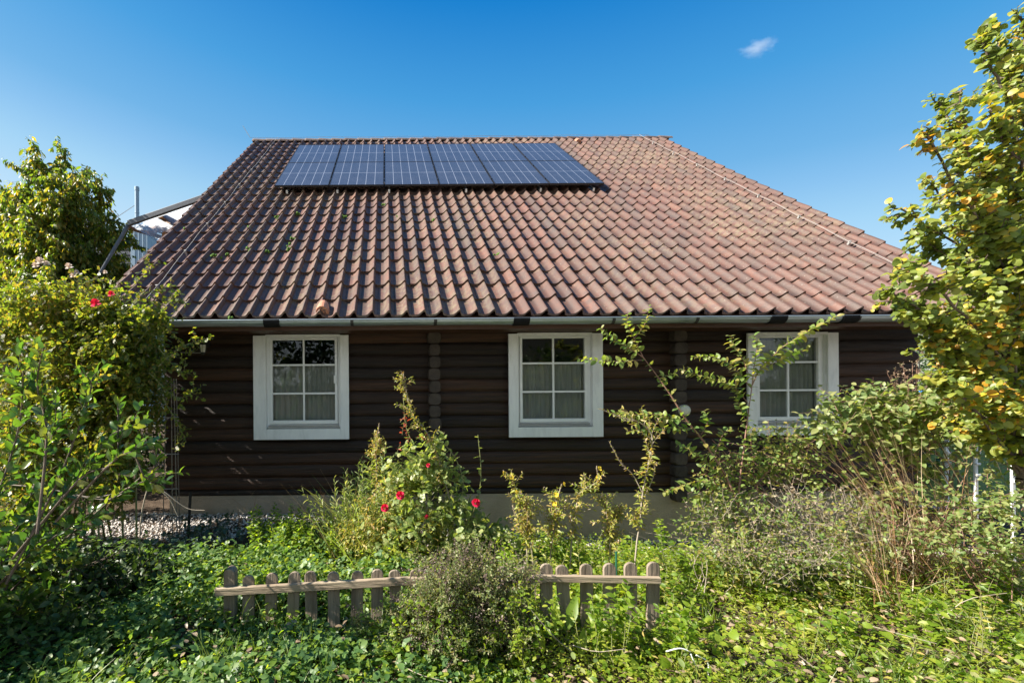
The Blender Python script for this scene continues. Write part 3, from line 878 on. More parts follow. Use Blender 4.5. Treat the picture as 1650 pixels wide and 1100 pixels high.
# windows
for wi, (((x0, x1, y0, y1), (tl, tr_, tb)), (a, b, c, d)) in enumerate(zip(WINS, openings)):
    s_ = FPX / TY
    il, ir, ib = a + tl / s_, b - tr_ / s_, c + tb / s_
    top = d
    f = MB()
    f.box((a, TY, c), (il, TY + .03, top)); f.box((ir, TY, c), (b, TY + .03, top))
    f.box((il, TY + .002, c), (ir, TY + .032, ib)); f.box((il, TY + .002, top - .02), (ir, TY + .032, top + .01))
    win = f.build('window', M['white'], house, bevel=.003)
    # jamb lining
    f = MB(); Ys = TY + .065
    f.box((il - .012, TY + .033, ib - .012), (il, Ys + .08, top)); f.box((ir, TY + .033, ib - .012), (ir + .012, Ys + .08, top))
    f.box((il, TY + .033, ib - .012), (ir, Ys + .08, ib - .001)); f.box((il, TY + .034, top - .014), (ir, Ys + .08, top - .002))
    fw = .032
    for (q0, q1, r0, r1) in ((il, il + fw, ib, top - .015), (ir - fw, ir, ib, top - .015)): f.box((q0 + .001, Ys, r0), (q1, Ys + .06, r1))
    f.box((il + fw, Ys, ib), (ir - fw, Ys + .06, ib + .05)); f.box((il + fw, Ys, top - .03), (ir - fw, Ys + .06, top - .016))
    f.build('frame', M['plastic'], win, bevel=.002)
    sl, sr, sb, st = il + fw + .004, ir - fw - .004, ib + .056, top - .034
    f = MB(); sw = .034
    f.box((sl, Ys - .012, sb), (sl + sw, Ys + .045, st)); f.box((sr - sw, Ys - .012, sb), (sr, Ys + .045, st))
    f.box((sl + sw, Ys - .012, sb), (sr - sw, Ys + .045, sb + sw + .012)); f.box((sl + sw, Ys - .012, st - sw * .6), (sr - sw, Ys + .045, st))
    f.build('sash', M['plastic'], win, bevel=.003)
    pl_, pr_, pb, pt = sl + sw, sr - sw, sb + sw + .012, st - sw * .6
    f = MB(); bw = .022; xm = (pl_ + pr_) / 2
    f.box((xm - bw / 2, Ys, pb), (xm + bw / 2, Ys + .014, pt))
    for t in (.335, .69):
        zz = pb + (pt - pb) * t
        f.box((pl_, Ys + .001, zz - bw / 2), (xm - bw / 2, Ys + .013, zz + bw / 2)); f.box((xm + bw / 2, Ys + .001, zz - bw / 2), (pr_, Ys + .013, zz + bw / 2))
    f.build('glazing_bars', M['plastic'], win)
    f = MB(); f.box((pl_ - .005, Ys + .016, pb - .005), (pr_ + .005, Ys + .022, pt + .005)); f.build('pane', M['glass'], win)
    f = MB(); f.box((il + .01, TY + .012, ib + .002), (ir - .01, Ys - .014, ib + .012)); f.bar((il + .02, Ys - .02, ib + .036), (ir - .02, Ys - .02, ib + .036), .012, .014)
    f.build('sill', M['seal'], win)
    # pleated net curtain over the lower two thirds (middle window: full width, higher)
    ctop = pb + (pt - pb) * (.70 if wi != 2 else .98)
    n = 120; xs = np.linspace(pl_ - .06, pr_ + .06, n)
    yy = Ys + .075 + .016 * np.sin(xs * 95 + .8 * np.sin(xs * 13)) + .006 * np.sin(xs * 41)
    f = MB(); f.addn(np.concatenate([np.stack([xs, yy, np.full(n, pb - .05)], -1), np.stack([xs, yy, np.full(n, ctop)], -1)]), [np.array([(i, i + 1, n + i + 1, n + i) for i in range(n - 1)])])
    f.build('curtain', M['curtain'], win, sm=True)
    if wi == 0:
        f = MB(); zc = P(535, 611, TY)[2]; f.box((pr_ - .012, Ys - .03, zc - .05), (pr_ + .022, Ys - .013, zc + .05)); f.build('latch', M['plastic'], win, bevel=.004)

# eaves: fascia, soffit, gutter
mb = MB()
fz = P(625, 541, 5.54)[2]
mb.box((RX0 + .05, 5.06, fz + .035), (RX1 - .05, 5.09, E_Z + .0))
mb.box((RX0 + .05, 5.09, fz + .03), (RX1 - .05, 5.56, fz + .05))
mb.build('eaves_boards', M['fascia'], house, bevel=.003)
mb = MB()
GZ, GYc, GR = E_Z - .028, 4.965, .063
a = np.linspace(math.pi, 2 * math.pi, 13)
rows = []
for xx in np.linspace(RX0, RX1, 40):
    dz = 0.0
    outer = np.stack([np.full(13, xx), GYc + GR * np.cos(a), GZ + dz + GR * np.sin(a)], -1)
    inner = np.stack([np.full(13, xx), GYc + (GR - .004) * np.cos(a[::-1]), GZ + dz + (GR - .004) * np.sin(a[::-1])], -1)
    rows.append(np.concatenate([outer, inner]))
k = 26
mb.addn(np.concatenate(rows), [np.array([(j * k + i, j * k + (i + 1) % k, (j + 1) * k + (i + 1) % k, (j + 1) * k + i) for j in range(39) for i in range(k)])])
mb.add(rows[0], [tuple(range(26))]); mb.add(rows[-1], [tuple(range(25, -1, -1))])
mb.tube([(RX0, GYc - GR, GZ), (RX1, GYc - GR, GZ)], .009, k=8)
M['sleeve'] = pm('black_rubber', [(.006, .006, .007), (.014, .014, .015)], 9, rough=.85, spec=.15)
gutter = mb.build('gutter', M['zinc'], house, sm=False)
def band(px_, wpx, m, nm, extra):  # strap round the outside of the gutter
    b = MB(); xc = P(px_, 520, GYc - GR)[0]; w = wpx / FPX * 4.9
    rr = GR + extra; r2 = GR + .001
    A = np.linspace(math.pi * .98, 2 * math.pi, 13)
    V = []
    for xx in (xc - w / 2, xc + w / 2):
        for r_ in (r2, rr): V.append(np.stack([np.full(13, xx), GYc + r_ * np.cos(A), GZ + r_ * np.sin(A)], -1))
    b.addn(np.concatenate(V), [np.array([(p * 13 + i, p * 13 + i + 1, q * 13 + i + 1, q * 13 + i) for p, q in ((1, 3), (0, 1), (3, 2)) for i in range(12)])])
    return b.build(nm, m, gutter)
for x_ in (567, 702, 990, 1125, 1386): band(x_, 5, M['dark'], 'bracket', .004)
for x_ in (437, 841, 1256, 1372): band(x_, 26, M['sleeve'], 'joint_sleeve', .012)
# barge boards on both gables
for x_ in (RX0 + .03, RX1 - .03):
    mb = MB()
    p, q = R(x_, .05, -.08), R(x_, RLEN, -.08)
    mb.bar(p, q, .03, .18, up=(0, -sT, cT))
    p2, q2 = p.copy(), q.copy(); p2[1] = 2 * ry - p[1]; q2[1] = 2 * ry - q[1]
    mb.bar(p2, q2, .028, .178, up=(0, sT, cT))
    mb.build('barge_board', M['fascia'], house)

# wall lamp and round plate
lp = P(327, 560, 5.42)
lamp = thing('wall_lamp', (lp[0], 5.55, lp[2]), 'small black lantern lamp fixed high on the log wall beside the first window', 'lamp')
mb = MB(); mb.lathe([(.001, .075), (.02, .07), (.042, .045), (.047, .035), (.001, .035)], lp, 'z', 8); mb.lathe([(.001, -.085), (.018, -.08), (.03, -.055), (.001, -.055)], lp, 'z', 8)
for i in range(4):
    an = i * math.pi / 2 + .4
    mb.bar(lp + np.array([.042 * math.cos(an), .042 * math.sin(an), .035]), lp + np.array([.03 * math.cos(an), .03 * math.sin(an), -.055]), .006, .006)
mb.bar(lp + np.array([0, .0, .06]), (lp[0], 5.56, lp[2] + .07), .014, .014); mb.box((lp[0] - .03, 5.545, lp[2] + .02), (lp[0] + .03, 5.56, lp[2] + .12))
mb.build('lantern_body', M['dark'], lamp)
M['lampglass'] = plain('frosted_lamp_glass', (.62, .6, .5), .3)
mb = MB(); mb.lathe([(.036, .034), (.034, .0), (.024, -.054)], lp, 'z', 8); mb.build('lamp_glass', M['lampglass'], lamp, sm=True)
mb = MB(); mb.tube(curve([lp + np.array([-.03, .12, -.05]), lp + np.array([-.1, .10, -.055]), lp + np.array([-.32, .10, -.05])], 8), .006, k=5); mb.build('cable', M['wire'], lamp)
pp = P(1104, 661, 5.45)
pl_o = thing('round_wall_light', pp, 'round cream coloured wall light on the second column of log ends', 'wall light')
mb = MB(); mb.lathe([(.001, -.035), (.03, -.033), (.055, -.022), (.068, 0), (.068, .02)], pp, 'y', 24); mb.build('shade', M['lampglass'], pl_o, sm=True)
mb = MB(); mb.lathe([(.072, .0), (.072, .03), (.001, .03)], pp + np.array([0, .012, 0]), 'y', 24); mb.build('base_ring', M['plastic'], pl_o)

# ------------------------------------------------------------------ solar panels
PS0, PH, PX0, GAP = 4.225, .19, -2.035, .020
frame_mb = MB()
for a_, b_ in (((0, 0, -.035), (PVW, .012, 0)), ((0, PVL - .012, -.035), (PVW, PVL, 0)), ((0, .012, -.035), (.012, PVL - .012, 0)), ((PVW - .012, .012, -.035), (PVW, PVL - .012, 0))):
    frame_mb.box(a_, b_)
cell_mb = MB(); cell_mb.box((.012, .012, -.03), (PVW - .012, PVL - .012, -.003))
fr0 = ce0 = None
ordn = ['first', 'second', 'third', 'fourth', 'fifth', 'sixth']
for r_ in range(2):
    for c_ in range(6):
        x = PX0 + c_ * (PVW + GAP); s = PS0 + r_ * (PVL + .006)
        where = 'upper row under the ridge' if r_ else 'lower row on the roof'
        t = thing('solar_panel', R(x, s, PH), 'blue gridded solar panel, %s from the left in the %s' % (ordn[c_], where), 'solar panel', 'solar panels on the tiled roof')
        t.rotation_euler = (TH, 0, 0)
        if fr0 is None:
            fr0 = frame_mb.build('frame', M['pvframe'], t, local=True); ce0 = cell_mb.build('cell_sheet', M['pv'], t, local=True)
        else:
            for src in (fr0, ce0):
                q = src.copy(); sc.collection.objects.link(q); q.parent = t
rails = thing('mounting_frame', R(PX0, PS0, 0), 'metal rails and roof hooks carrying the solar panels above the tiles', 'mounting frame')
for s in (PS0 + .32, PS0 + 1.2, PS0 + 1.9, PS0 + 2.75):
    mb = MB(); mb.bar(R(PX0 - .03, s, PH - .06), R(PX0 + 6 * PVW + .06, s, PH - .06), .04, .04, up=(0, -sT, cT)); mb.build('rail', M['steel'], rails)
for x_ in (465, 545, 627, 749, 867, 951):
    d = P(x_, 309, 1.0); xx = d[0] * 8.3
    mb = MB()
    mb.bar(R(xx, PS0 + .3, PH - .09), R(xx, PS0 - .02, PH - .085), .035, .012, up=(0, -sT, cT)); mb.bar(R(xx, PS0 - .02, PH - .08), R(xx, PS0 - .03, .05), .035, .012)
    mb.bar(R(xx, PS0 - .03, .06), R(xx, PS0 + .2, .05), .035, .012, up=(0, -sT, cT)); mb.build('roof_hook', M['steel'], rails)
for c_ in range(7):
    x = PX0 + c_ * (PVW + GAP) - GAP / 2
    for s in (PS0 + .32, PS0 + 1.2, PS0 + 1.9, PS0 + 2.75):
        mb = MB(); q = R(x, s, PH); mb.bar(R(x, s - .03, PH + .004), R(x, s + .03, PH + .004), .022, .008, up=(0, -sT, cT)); mb.bar(R(x, s, PH - .05), R(x, s, PH), .004, .03, up=(0, cT, sT)); mb.build('clamp', M['pvframe'], rails)

# lightning conductor wires
for nm_lab, xw, s1 in (('thin pale lightning wire running down the left edge of the roof', -2.78, .2), ('thin pale lightning wire running down the right edge of the roof', 6.50, .35)):
    t = thing('lightning_wire', R(xw, s1, .07), nm_lab, 'wire', 'lightning wires on the roof')
    mb = MB(); n = 30
    ss = np.linspace(s1, RLEN + .05, n); mb.tube(R(xw + .008 * np.sin(ss * 2.2), ss, .105 + .006 * np.sin(ss * 6)), .0032, k=5); mb.build('wire', M['wire'], t)
    for s in np.arange(s1 + .4, RLEN, 1.0):
        mb = MB(); mb.bar(R(xw, s, .03), R(xw, s, .112), .012, .03, up=(0, cT, sT)); mb.bar(R(xw - .015, s, .108), R(xw + .015, s, .108), .02, .012, up=(0, -sT, cT)); mb.build('holder', M['wire'], t)
t = thing('ridge_wire', (RX0, ry, rz + .1), 'thin lightning wire along the ridge with an upright rod at its left end', 'wire')
mb = MB(); xs = np.linspace(RX0 - .1, RX1 - .3, 40); mb.tube(np.stack([xs, np.full(40, ry - .02), rz + .11 + .006 * np.sin(xs * 3)], -1), .004, k=5)
mb.tube([(RX0 - .1, ry - .02, rz + .125), (RX0 - .28, ry - .02, rz + .42)], .006, k=5); mb.build('wire', M['wire'], t)
for x_ in np.arange(RX0 + .6, RX1, 1.0):
    mb = MB(); mb.bar((x_, ry - .02, rz + .06), (x_, ry - .02, rz + .135), .02, .03); mb.build('holder', M['wire'], t)
#@@PART2
# ------------------------------------------------------------------ picket fence
fb = P(700, 1000, 2.95); fb[2] = ground_z(fb[0], fb[1])
fence = thing('picket_fence', fb, 'low weathered wooden picket fence with round topped pales standing in the weeds', 'fence')
def fence_Y(px): return 2.93 - .16 * (px - 347) / 713
pxs = [368, 399, 433, 468, 502, 538, 573, 606, 640, 671, 706, 740, 775, 810, 845, 879, 913, 947, 983, 1017, 1051]
def top_y(px): return 925.0 - (px - 399) / 652 * 20
for i, px_ in enumerate(pxs):
    Y = fence_Y(px_); w = (.077 if i else .072); th = .02 if i else .07
    t = P(px_, top_y(px_) + rng.normal(0, 1.2) - (8 if i == 0 else 0), Y)
    zb = float(ground_z(t[0], Y)) - .12
    a = np.linspace(0, math.pi, 9)
    prof = [(-w / 2, zb)] + [(w / 2, zb)] + [(w / 2 * math.cos(q), t[2] - .035 + .035 * math.sin(q)) for q in a]
    lean = rng.normal(0, .03); n = len(prof)
    V = [(t[0] + x + (z - zb) * lean, Y + dy, z) for dy in (0, th) for x, z in prof]
    mb = MB().add(V, [tuple(range(n)), tuple(range(2 * n - 1, n - 1, -1))] + [(k + n, (k + 1) % n + n, (k + 1) % n, k) for k in range(n)])
    mb.build('post' if i == 0 else 'picket', M['fence'], fence, bevel=.003)
for x0, y0, x1, y1, h in ((347, 953, 662, 935, .050), (640, 936, 880, 931, .045), (868, 931, 1064, 934, .040)):
    p, q = P(x0, y0, fence_Y(x0) - .018), P(x1, y1, fence_Y(x1) - .018)
    mb = MB(); mb.bar(p, q, .03, h); mb.build('rail', M['railw'], fence, bevel=.004)

# stakes
def stake(px_, yt, yb, Y, r, m, label, name='garden_stake', lean=0.0):
    a, b = P(px_, yb, Y), P(px_ + lean, yt, Y)
    o = MB().tube([a, b], r, r * .9, 7).build(name, m, None, loc=a); return props(o, label, 'stake')
M['blackp'] = plain('black_iron', (.012, .011, .011), .6); M['greenp'] = plain('green_stake', (.02, .09, .05), .4)
stake(303, 793, 868, 4.75, .016, M['blackp'], 'thin black iron stake upright beside the gravel at the left', lean=4)
stake(993, 888, 935, 3.1, .008, M['greenp'], 'short dark green plant stake behind the right half of the picket fence')

# ------------------------------------------------------------------ left: tree, canopy, neighbour
def polyP(pts): return np.array([P(x, y, Y) for x, y, Y in pts])
def tree(pl, key, branches, twigL, twig_n, step, L, W, kind, r0=.03, **kw):
    for pts, n in branches:
        c = curve(polyP(pts), 14); c = c + rng.normal(0, .012, c.shape) * np.linalg.norm(c[-1] - c[0]) * .5
        pl.tube(c, r0, .006, 5)
        for i in range(n):
            t = rng.uniform(.18, 1) ** .8; k = min(12, int(t * 13)); p0 = c[k] + (c[k + 1] - c[k]) * rng.uniform()
            tg = norm(c[k + 1] - c[k])
            d = tg * .6 + norm(rng.normal(0, 1, 3)) * .9 + np.array([0, 0, .25])
            l = twigL * rng.uniform(.4, 1.2) * (1.1 - .5 * t)
            tw = pl.twig(p0, d, l, .006, 5, .3, .04, tube=True)
            pl.along(key, tw, step, L, W, kind, **kw)
            for q in range(twig_n):
                kk = rng.integers(1, 5); d2 = norm(tw[kk + 0] - tw[kk - 1]) * .6 + norm(rng.normal(0, 1, 3)) * .8
                t2 = pl.twig(tw[kk], d2, l * .5, .003, 3, .3, .05, tube=rng.uniform() < .6)
                pl.along(key, t2, step, L, W, kind, **kw)
        pl.along(key, c[9:], step * .8, L, W, kind, **kw)

pl = Plant(); Yc = 9.0
base = P(60, 760, Yc); base[2] = ground_z(base[0], Yc)
trunk = np.vstack([base, polyP([(62, 640, Yc), (70, 520, Yc)])]); pl.tube(curve(trunk, 8), .13, .09, 8)
br = []
for tips in ((-15, 300, .3), (5, 350, -.3), (-25, 420, -.2), (45, 275, -.4), (125, 300, -.5), (62, 245, -.2), (105, 242, .1), (40, 300, .4), (140, 268, -.1), (20, 345, .3), (165, 310, .2), (172, 350, -.3), (85, 290, -.7), (115, 320, -.6), (60, 350, -.7), (10, 400, .2), (185, 400, .1), (150, 430, -.4), (30, 440, -.5), (120, 460, -.3), (-30, 380, .5), (-40, 450, .2), (200, 380, .6), (95, 400, -.8), (205, 430, 0), (75, 440, -.9)):
    x, y, dy = tips
    br.append(([(70, 520, Yc), ((70 + x) / 2, (520 + y) / 2 + 10, Yc + dy * .6), (x, y, Yc + dy)], 28))
tree(pl, 'l_cherry', br, .7, 6, .032, .125, .052, 'lance', r0=.045, droop=.8, fwd=.3, spread=.6)
pl.build('fruit_tree', base, 'leafy green fruit tree with drooping pointed leaves left of the roof', 'tree', 'bark', 'trunk', {'l_cherry': 'crown'})

# canopy beyond the left gable
cp = P(240, 350, 8.6)
canopy = thing('glass_canopy', (-3.6, 9.5, 4.4), 'translucent lean-to canopy with grey metal edge and timber beams behind the left roof edge', 'canopy')
M['alu'] = plain('grey_canopy_edge', (.13, .135, .15), .6, .2)
A0, A1 = P(207, 360, 8.6), P(332, 317, 8.6)
back = np.array([0, 2.3, 0.0])
mb = MB(); mb.bar(A0, A1, .07, .10); mb.build('edge_beam', M['alu'], canopy, bevel=.01)
mb = MB(); mb.bar(A0 + back, A1 + back, .08, .1); mb.build('edge_beam', M['alu'], canopy)
mb = MB(); u_ = np.array([0, .06, -.02]); mb.add([A0 + u_, A1 + u_, A1 + back - (0, .06, .02), A0 + back - (0, .06, .02), A0 + u_ + (0, 0, .012), A1 + u_ + (0, 0, .012), A1 + back + (0, -.06, -.008), A0 + back + (0, -.06, -.008)], [(3, 2, 1, 0), (4, 5, 6, 7), (0, 1, 5, 4), (1, 2, 6, 5), (2, 3, 7, 6), (3, 0, 4, 7)]); mb.build('roof_sheet', M['poly'], canopy)
for a_, b_, w, m in (((206, 366, 8.75), (262, 383, 10.3), .07, 'timber'), ((257, 346, 8.72), (290, 358, 9.7), .12, 'timber'), ((242, 371, 9.5), (300, 352, 9.3), .12, 'timber'), ((268, 352, 9.42), (267, 415, 9.42), .12, 'timber')):
    mb = MB(); mb.bar(P(*a_), P(*b_), w, w * 1.1, up=(0, .3, 1) if m else (0, 1, 0)); mb.build('beam', M[m], canopy, bevel=.005)
mb = MB(); mb.bar(P(224, 362, 8.8), P(262, 376, 9.9), .03, .03); mb.build('beam', M['alu'], canopy)
q0 = P(207, 372, 8.62); q1 = P(140, 476, 8.62); g = q0 + (q1 - q0) * (q0[2] / (q0[2] - q1[2]))
mb = MB(); mb.tube([q0 + np.array([0, 0, .12]), g - np.array([0, 0, .3])], .032, k=8); mb.build('stay_pole', M['alu'], canopy, sm=True)

# neighbour with a slate grey roof
nb = thing('neighbour_house', (-14, 24, 0), 'neighbouring house with dark slate roof half hidden behind the fruit tree', 'house')
M['slate'] = pm('slate_roof', [(.012, .015, .022), (.02, .024, .034), (.03, .034, .044)], 3, rough=.75, spec=.2, island=.6)
M['cream'] = pm('cream_render', [(.5, .46, .38), (.6, .56, .48)], 4, rough=.9, bump=.2)
e0, e1 = P(-420, 432, 18.0), P(262, 432, 18.0); r0_, r1_ = P(-420, 318, 22.5), P(96, 318, 22.5)
mb = MB(); n = 15
for i in range(n):
    t0, t1 = i / n, (i + 1.15) / n
    a, b, c, d = e0 + (r0_ - e0) * t0, e1 + (r1_ - e1) * t0, e1 + (r1_ - e1) * t1, e0 + (r0_ - e0) * t1
    k = 40
    for j in range(k):
        f0, f1 = j / k, (j + 1) / k; h = np.array([0, -.03, .07 + rng.uniform(0, .02)])
        p = [a + (b - a) * f0 + h, a + (b - a) * f1 + h, d + (c - d) * f1 + h * .1, d + (c - d) * f0 + h * .1]
        mb.add(p + [x - np.array([0, 0, .06]) for x in p[:2]], [(0, 1, 2, 3), (4, 5, 1, 0)])
mb.build('roof', M['slate'], nb)
mb = MB(); r2_, r3_ = r0_.copy(), r1_.copy(); e2, e3 = e0.copy(), e1.copy(); e2[1] = e3[1] = 27
mb.add([e0, e1, r1_, r0_, e2, e3], [(0, 3, 4), (1, 5, 2), (3, 2, 5, 4)]); mb.build('rear_roof', M['slate'], nb)
mb = MB(); mb.box((e0[0] + .4, 18.4, -.5), (e1[0] - .4, 26.6, e0[2] + .02)); mb.build('wall', M['cream'], nb)
ch = thing('metal_chimney', P(222, 430, 16.5), 'pale blue metal chimney shaft with a tall thin steel flue pipe', 'chimney')
M['bluem'] = pm('pale_blue_cladding', [(.20, .29, .37), (.28, .37, .46)], 3, (6, 6, .3), rough=.45, metal=.2)
c0, c1 = P(210, 362, 16.5), P(238, 445, 16.5)
mb = MB(); mb.box((c0[0], 16.5, -.3), (c1[0], 17.2, c0[2])); 
for i in range(1, 4): xx = c0[0] + (c1[0] - c0[0]) * i / 4; mb.box((xx - .008, 16.485, .0), (xx + .008, 16.5, c0[2] - .02))
mb.build('shaft', M['bluem'], ch, bevel=.01)
f0, f1 = P(220.5, 372, 16.8), P(220.5, 301, 16.8)
mb = MB(); mb.lathe([(.075, f0[2] - f1[2]), (.075, -.15), (.085, -.15), (.085, -.02), (.07, 0), (.05, 0)], f1, 'z', 16); mb.lathe([(.08, -1.0), (.082, -.98), (.08, -.96)], f1, 'z', 16); mb.build('flue_pipe', M['bluem'], ch, sm=False)
mb = MB(); mb.tube([P(217, 331, 16.8), P(178, 357, 18.5)], .012, k=4); mb.build('guy_wire', M['steel'], ch)

def gpt(px_, Y):
    x = P(px_, 900, Y)[0]; return np.array([x, Y, float(ground_z(x, Y))])
# ------------------------------------------------------------------ left thicket
Yr = 4.35; k = FPX / Yr
pl = Plant()
def blob(x, y, Y, rx, ry_, w, dz=.36):
    s = FPX / Y; return (P(x, y, Y), (rx / s, dz, ry_ / s), w)
rb = [blob(50, 570, Yr + .3, 100, 95, 3), blob(140, 575, Yr, 80, 85, 3), blob(205, 570, Yr - .1, 50, 65, 2.0), blob(85, 490, Yr, 75, 35, 1.3), blob(170, 500, Yr - .05, 45, 28, .7, .3), blob(170, 660, Yr, 70, 90, 1.8), blob(60, 700, Yr, 95, 105, 2.3), blob(236, 620, Yr, 24, 70, .7), blob(185, 770, Yr, 50, 60, .6), blob(40, 840, Yr, 90, 50, 1.3), blob(245, 505, Yr - .2, 22, 18, .2, .15)]
pl.bush('l_rose', rb, 3900, .30, .034, .060, .060, 'pinn', shell=.35, tube=.35, grav=.10, droop=.3)
pl.bush('l_rose', [((-3.35, 5.35, 1.5), (.5, .22, 1.2), 1), ((-4.4, 5.45, 1.5), (.7, .25, 1.3), 1)], 800, .3, .036, .06, .06, 'pinn', shell=.3, tube=.35, grav=.1)  # extra rose mass near the wall, added to keep sun off the logs
for i in range(26):
    x0 = rng.uniform(20, 225); x1 = min(238, x0 + rng.normal(0, 35)); yt = rng.uniform(490, 660)
    a = P(x0, 880, Yr + rng.uniform(-.2, .4)); a[2] = ground_z(a[0], a[1]) - .02
    c = curve(np.array([a, P((x0 + x1) / 2 + rng.normal(0, 20), 720, Yr + rng.normal(0, .15)), P(x1, yt, Yr + rng.normal(0, .2))]), 12)
    pl.tube(c, .011, .003, 5)
# long whips leaning right over the eave and the wall
for pts in ([(215, 560), (255, 520), (300, 560)], [(240, 600), (285, 640), (318, 628)], [(255, 590), (290, 560), (330, 545)], [(200, 500), (240, 470), (285, 460)], [(205, 470), (235, 440), (240, 425)], [(230, 520), (275, 480), (300, 490)], [(262, 640), (290, 690), (300, 712)], [(120, 470), (150, 450), (210, 455)], [(255, 560), (292, 600), (300, 575)]):
    c = curve(np.array([P(x, y, Yr - .25) for x, y in pts]), 10); pl.tube(c, .004, .0015, 4)
    pl.along('l_rose', c, .022, .055, .055, 'pinn'); 
    for q in range(7):
        kk = rng.integers(3, 9); tw = pl.twig(c[kk], c[kk] - c[kk - 1] + rng.normal(0, .06, 3), .16, .0015, 3); pl.along('l_rose', tw, .03, .05, .05, 'pinn')
rose = pl.build('climbing_rose', (P(150, 900, Yr)[0], Yr, 0), 'tall tangled climbing rose thicket hiding the left corner of the house', 'rose bush', 'gcane', 'canes')
for (x, y, r_, m) in ((155, 492, .045, 'p_red'), (180, 476, .032, 'p_red'), (66, 424, .04, 'p_white'), (58, 430, .03, 'p_white'), (76, 427, .03, 'p_white'), (112, 432, .034, 'p_white'), (124, 440, .024, 'p_white'), (118, 446, .026, 'p_white'), (170, 440, .02, 'p_white')):
    f = rose_flower(P(x, y, Yr - .48), r_).build('rose_bloom', M[m], rose, sm=True)
    f['label'] = 'dark red rose bloom' if m == 'p_red' else 'faded creamy white rose bloom'
    t0 = P(x, y, Yr - .48); MB().tube(curve(np.array([t0, t0 + (.01, .1, -.09), t0 + (.04, .3, -.25)]), 6), .003, k=4).build('flower_stalk', M['gcane'], rose)

# wire obelisk beside the corner
ob = thing('wire_trellis', (P(285, 850, 4.7)[0], 4.7, 0), 'slim rusty wire trellis with rungs standing at the left corner of the house', 'trellis')
M['rust'] = plain('thin_rusty_wire', (.22, .18, .15), .6, .3)
for (xa, xb, Y) in ((286, 280, 4.55), (278, 276, 4.55), (262, 268, 4.85), (290, 284, 4.85)):
    mb = MB(); a = P(xa, 880, Y); a[2] = ground_z(a[0], Y) - .1; mb.tube([a, P(xb, 610, Y)], .005, k=5); mb.build('upright', M['rust'], ob)
for y_ in (672, 731, 787, 828):
    mb = MB(); mb.tube([P(240, y_ + 1, 4.55), P(285, y_, 4.55), P(288, y_, 4.85), P(244, y_ + 1, 4.85), P(240, y_ + 1, 4.55)], .004, k=4); mb.build('rung', M['wire'], ob)

# broad-leaved shrub in the left foreground
Yb = 2.55
pl = Plant()
lines = [[(-60, 1000), (-10, 820), (30, 690), (38, 590)], [(-40, 1000), (40, 820), (85, 700), (90, 640)], [(-20, 1000), (60, 860), (130, 760), (180, 700), (215, 690)], [(-30, 1000), (70, 900), (150, 830), (200, 790), (270, 760)],
         [(-20, 960), (40, 900), (110, 850), (145, 838)], [(-80, 900), (-30, 700), (-10, 590), (-15, 560)], [(10, 940), (95, 770), (140, 650), (150, 600)], [(20, 900), (130, 770), (185, 745), (190, 650)], [(-60, 1040), (-10, 960), (30, 910), (70, 905)], [(-60, 1100), (0, 1020), (20, 990), (38, 975)], [(60, 860), (75, 700), (60, 620), (70, 560)], [(90, 840), (200, 730), (235, 770), (262, 735)]]
for ln in lines:
    Y = Yb + rng.uniform(-.15, .35)
    c = curve(np.array([P(x, y, Y + rng.normal(0, .05)) for x, y in ln]), 14); pl.tube(c, .008, .003, 5)
    pl.along('l_big', c[3:], .027, .076, .038, 'oval', fwd=.8, spread=.7, droop=.0, up=.5, rnd=.7)
    for q in range(11):
        kk = rng.integers(3, 13); tw = pl.twig(c[kk], norm(c[kk] - c[kk - 1]) + norm(rng.normal(0, 1, 3)) * .7 + (0, 0, .3), rng.uniform(.08, .2), .003, 4)
        pl.along('l_big', tw, .025, .072, .036, 'oval', fwd=.8, spread=.7, droop=-.1, up=.5, rnd=.7)
pl.bush('l_big', [blob(20, 760, Yb + .3, 80, 140, 1, .3), blob(-10, 900, Yb + .1, 90, 90, 1, .3), blob(40, 930, Yb + .4, 110, 70, 1, .3)], 170, .2, .035, .08, .04, 'oval', up=.5, rnd=.7)
pl.bush('l_big', [((-3.4, 2.4, .75), (.7, .5, .7), 2), ((-3.6, 3.25, .95), (.6, .4, .85), 1.3), ((-3.0, 2.0, .55), (.5, .4, .5), .8)], 620, .28, .034, .085, .045, 'oval', up=.5, rnd=.7, shell=.2)
for q in range(9):
    c = curve(np.array([P(-20, 1060, Yb) + rng.normal(0, .04, 3), (-3.0 + rng.normal(0, .1), 2.6, .5), (-3.4 + rng.normal(0, .25), 2.6 + rng.normal(0, .35), 1.0)]), 8); pl.tube(c, .012, .004, 5)
bp_ = P(-20, 1060, Yb); bp_[2] = ground_z(bp_[0], Yb)
pl.build('broad_leaf_shrub', bp_, 'shrub with large glossy oval leaves in the left foreground', 'shrub', 'bark', 'branches')
pl = Plant(); Yu = 3.25; gu = gpt(110, Yu)
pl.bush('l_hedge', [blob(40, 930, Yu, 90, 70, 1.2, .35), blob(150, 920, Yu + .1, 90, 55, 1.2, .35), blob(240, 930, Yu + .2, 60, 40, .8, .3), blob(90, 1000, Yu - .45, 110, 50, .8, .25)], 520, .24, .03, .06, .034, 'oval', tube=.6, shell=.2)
for q in range(12):
    c = curve(np.array([gu + rng.normal(0, .1, 3) * [2, 1, 0], P(rng.uniform(20, 240), 950, Yu), P(rng.uniform(0, 270), 890, Yu + rng.normal(0, .15))]), 7); pl.tube(c, .006, .002, 4)
pl.build('undergrowth_shrub', gu, 'dark low undergrowth shrub in deep shade at the foot of the rose thicket', 'shrub', 'bark')
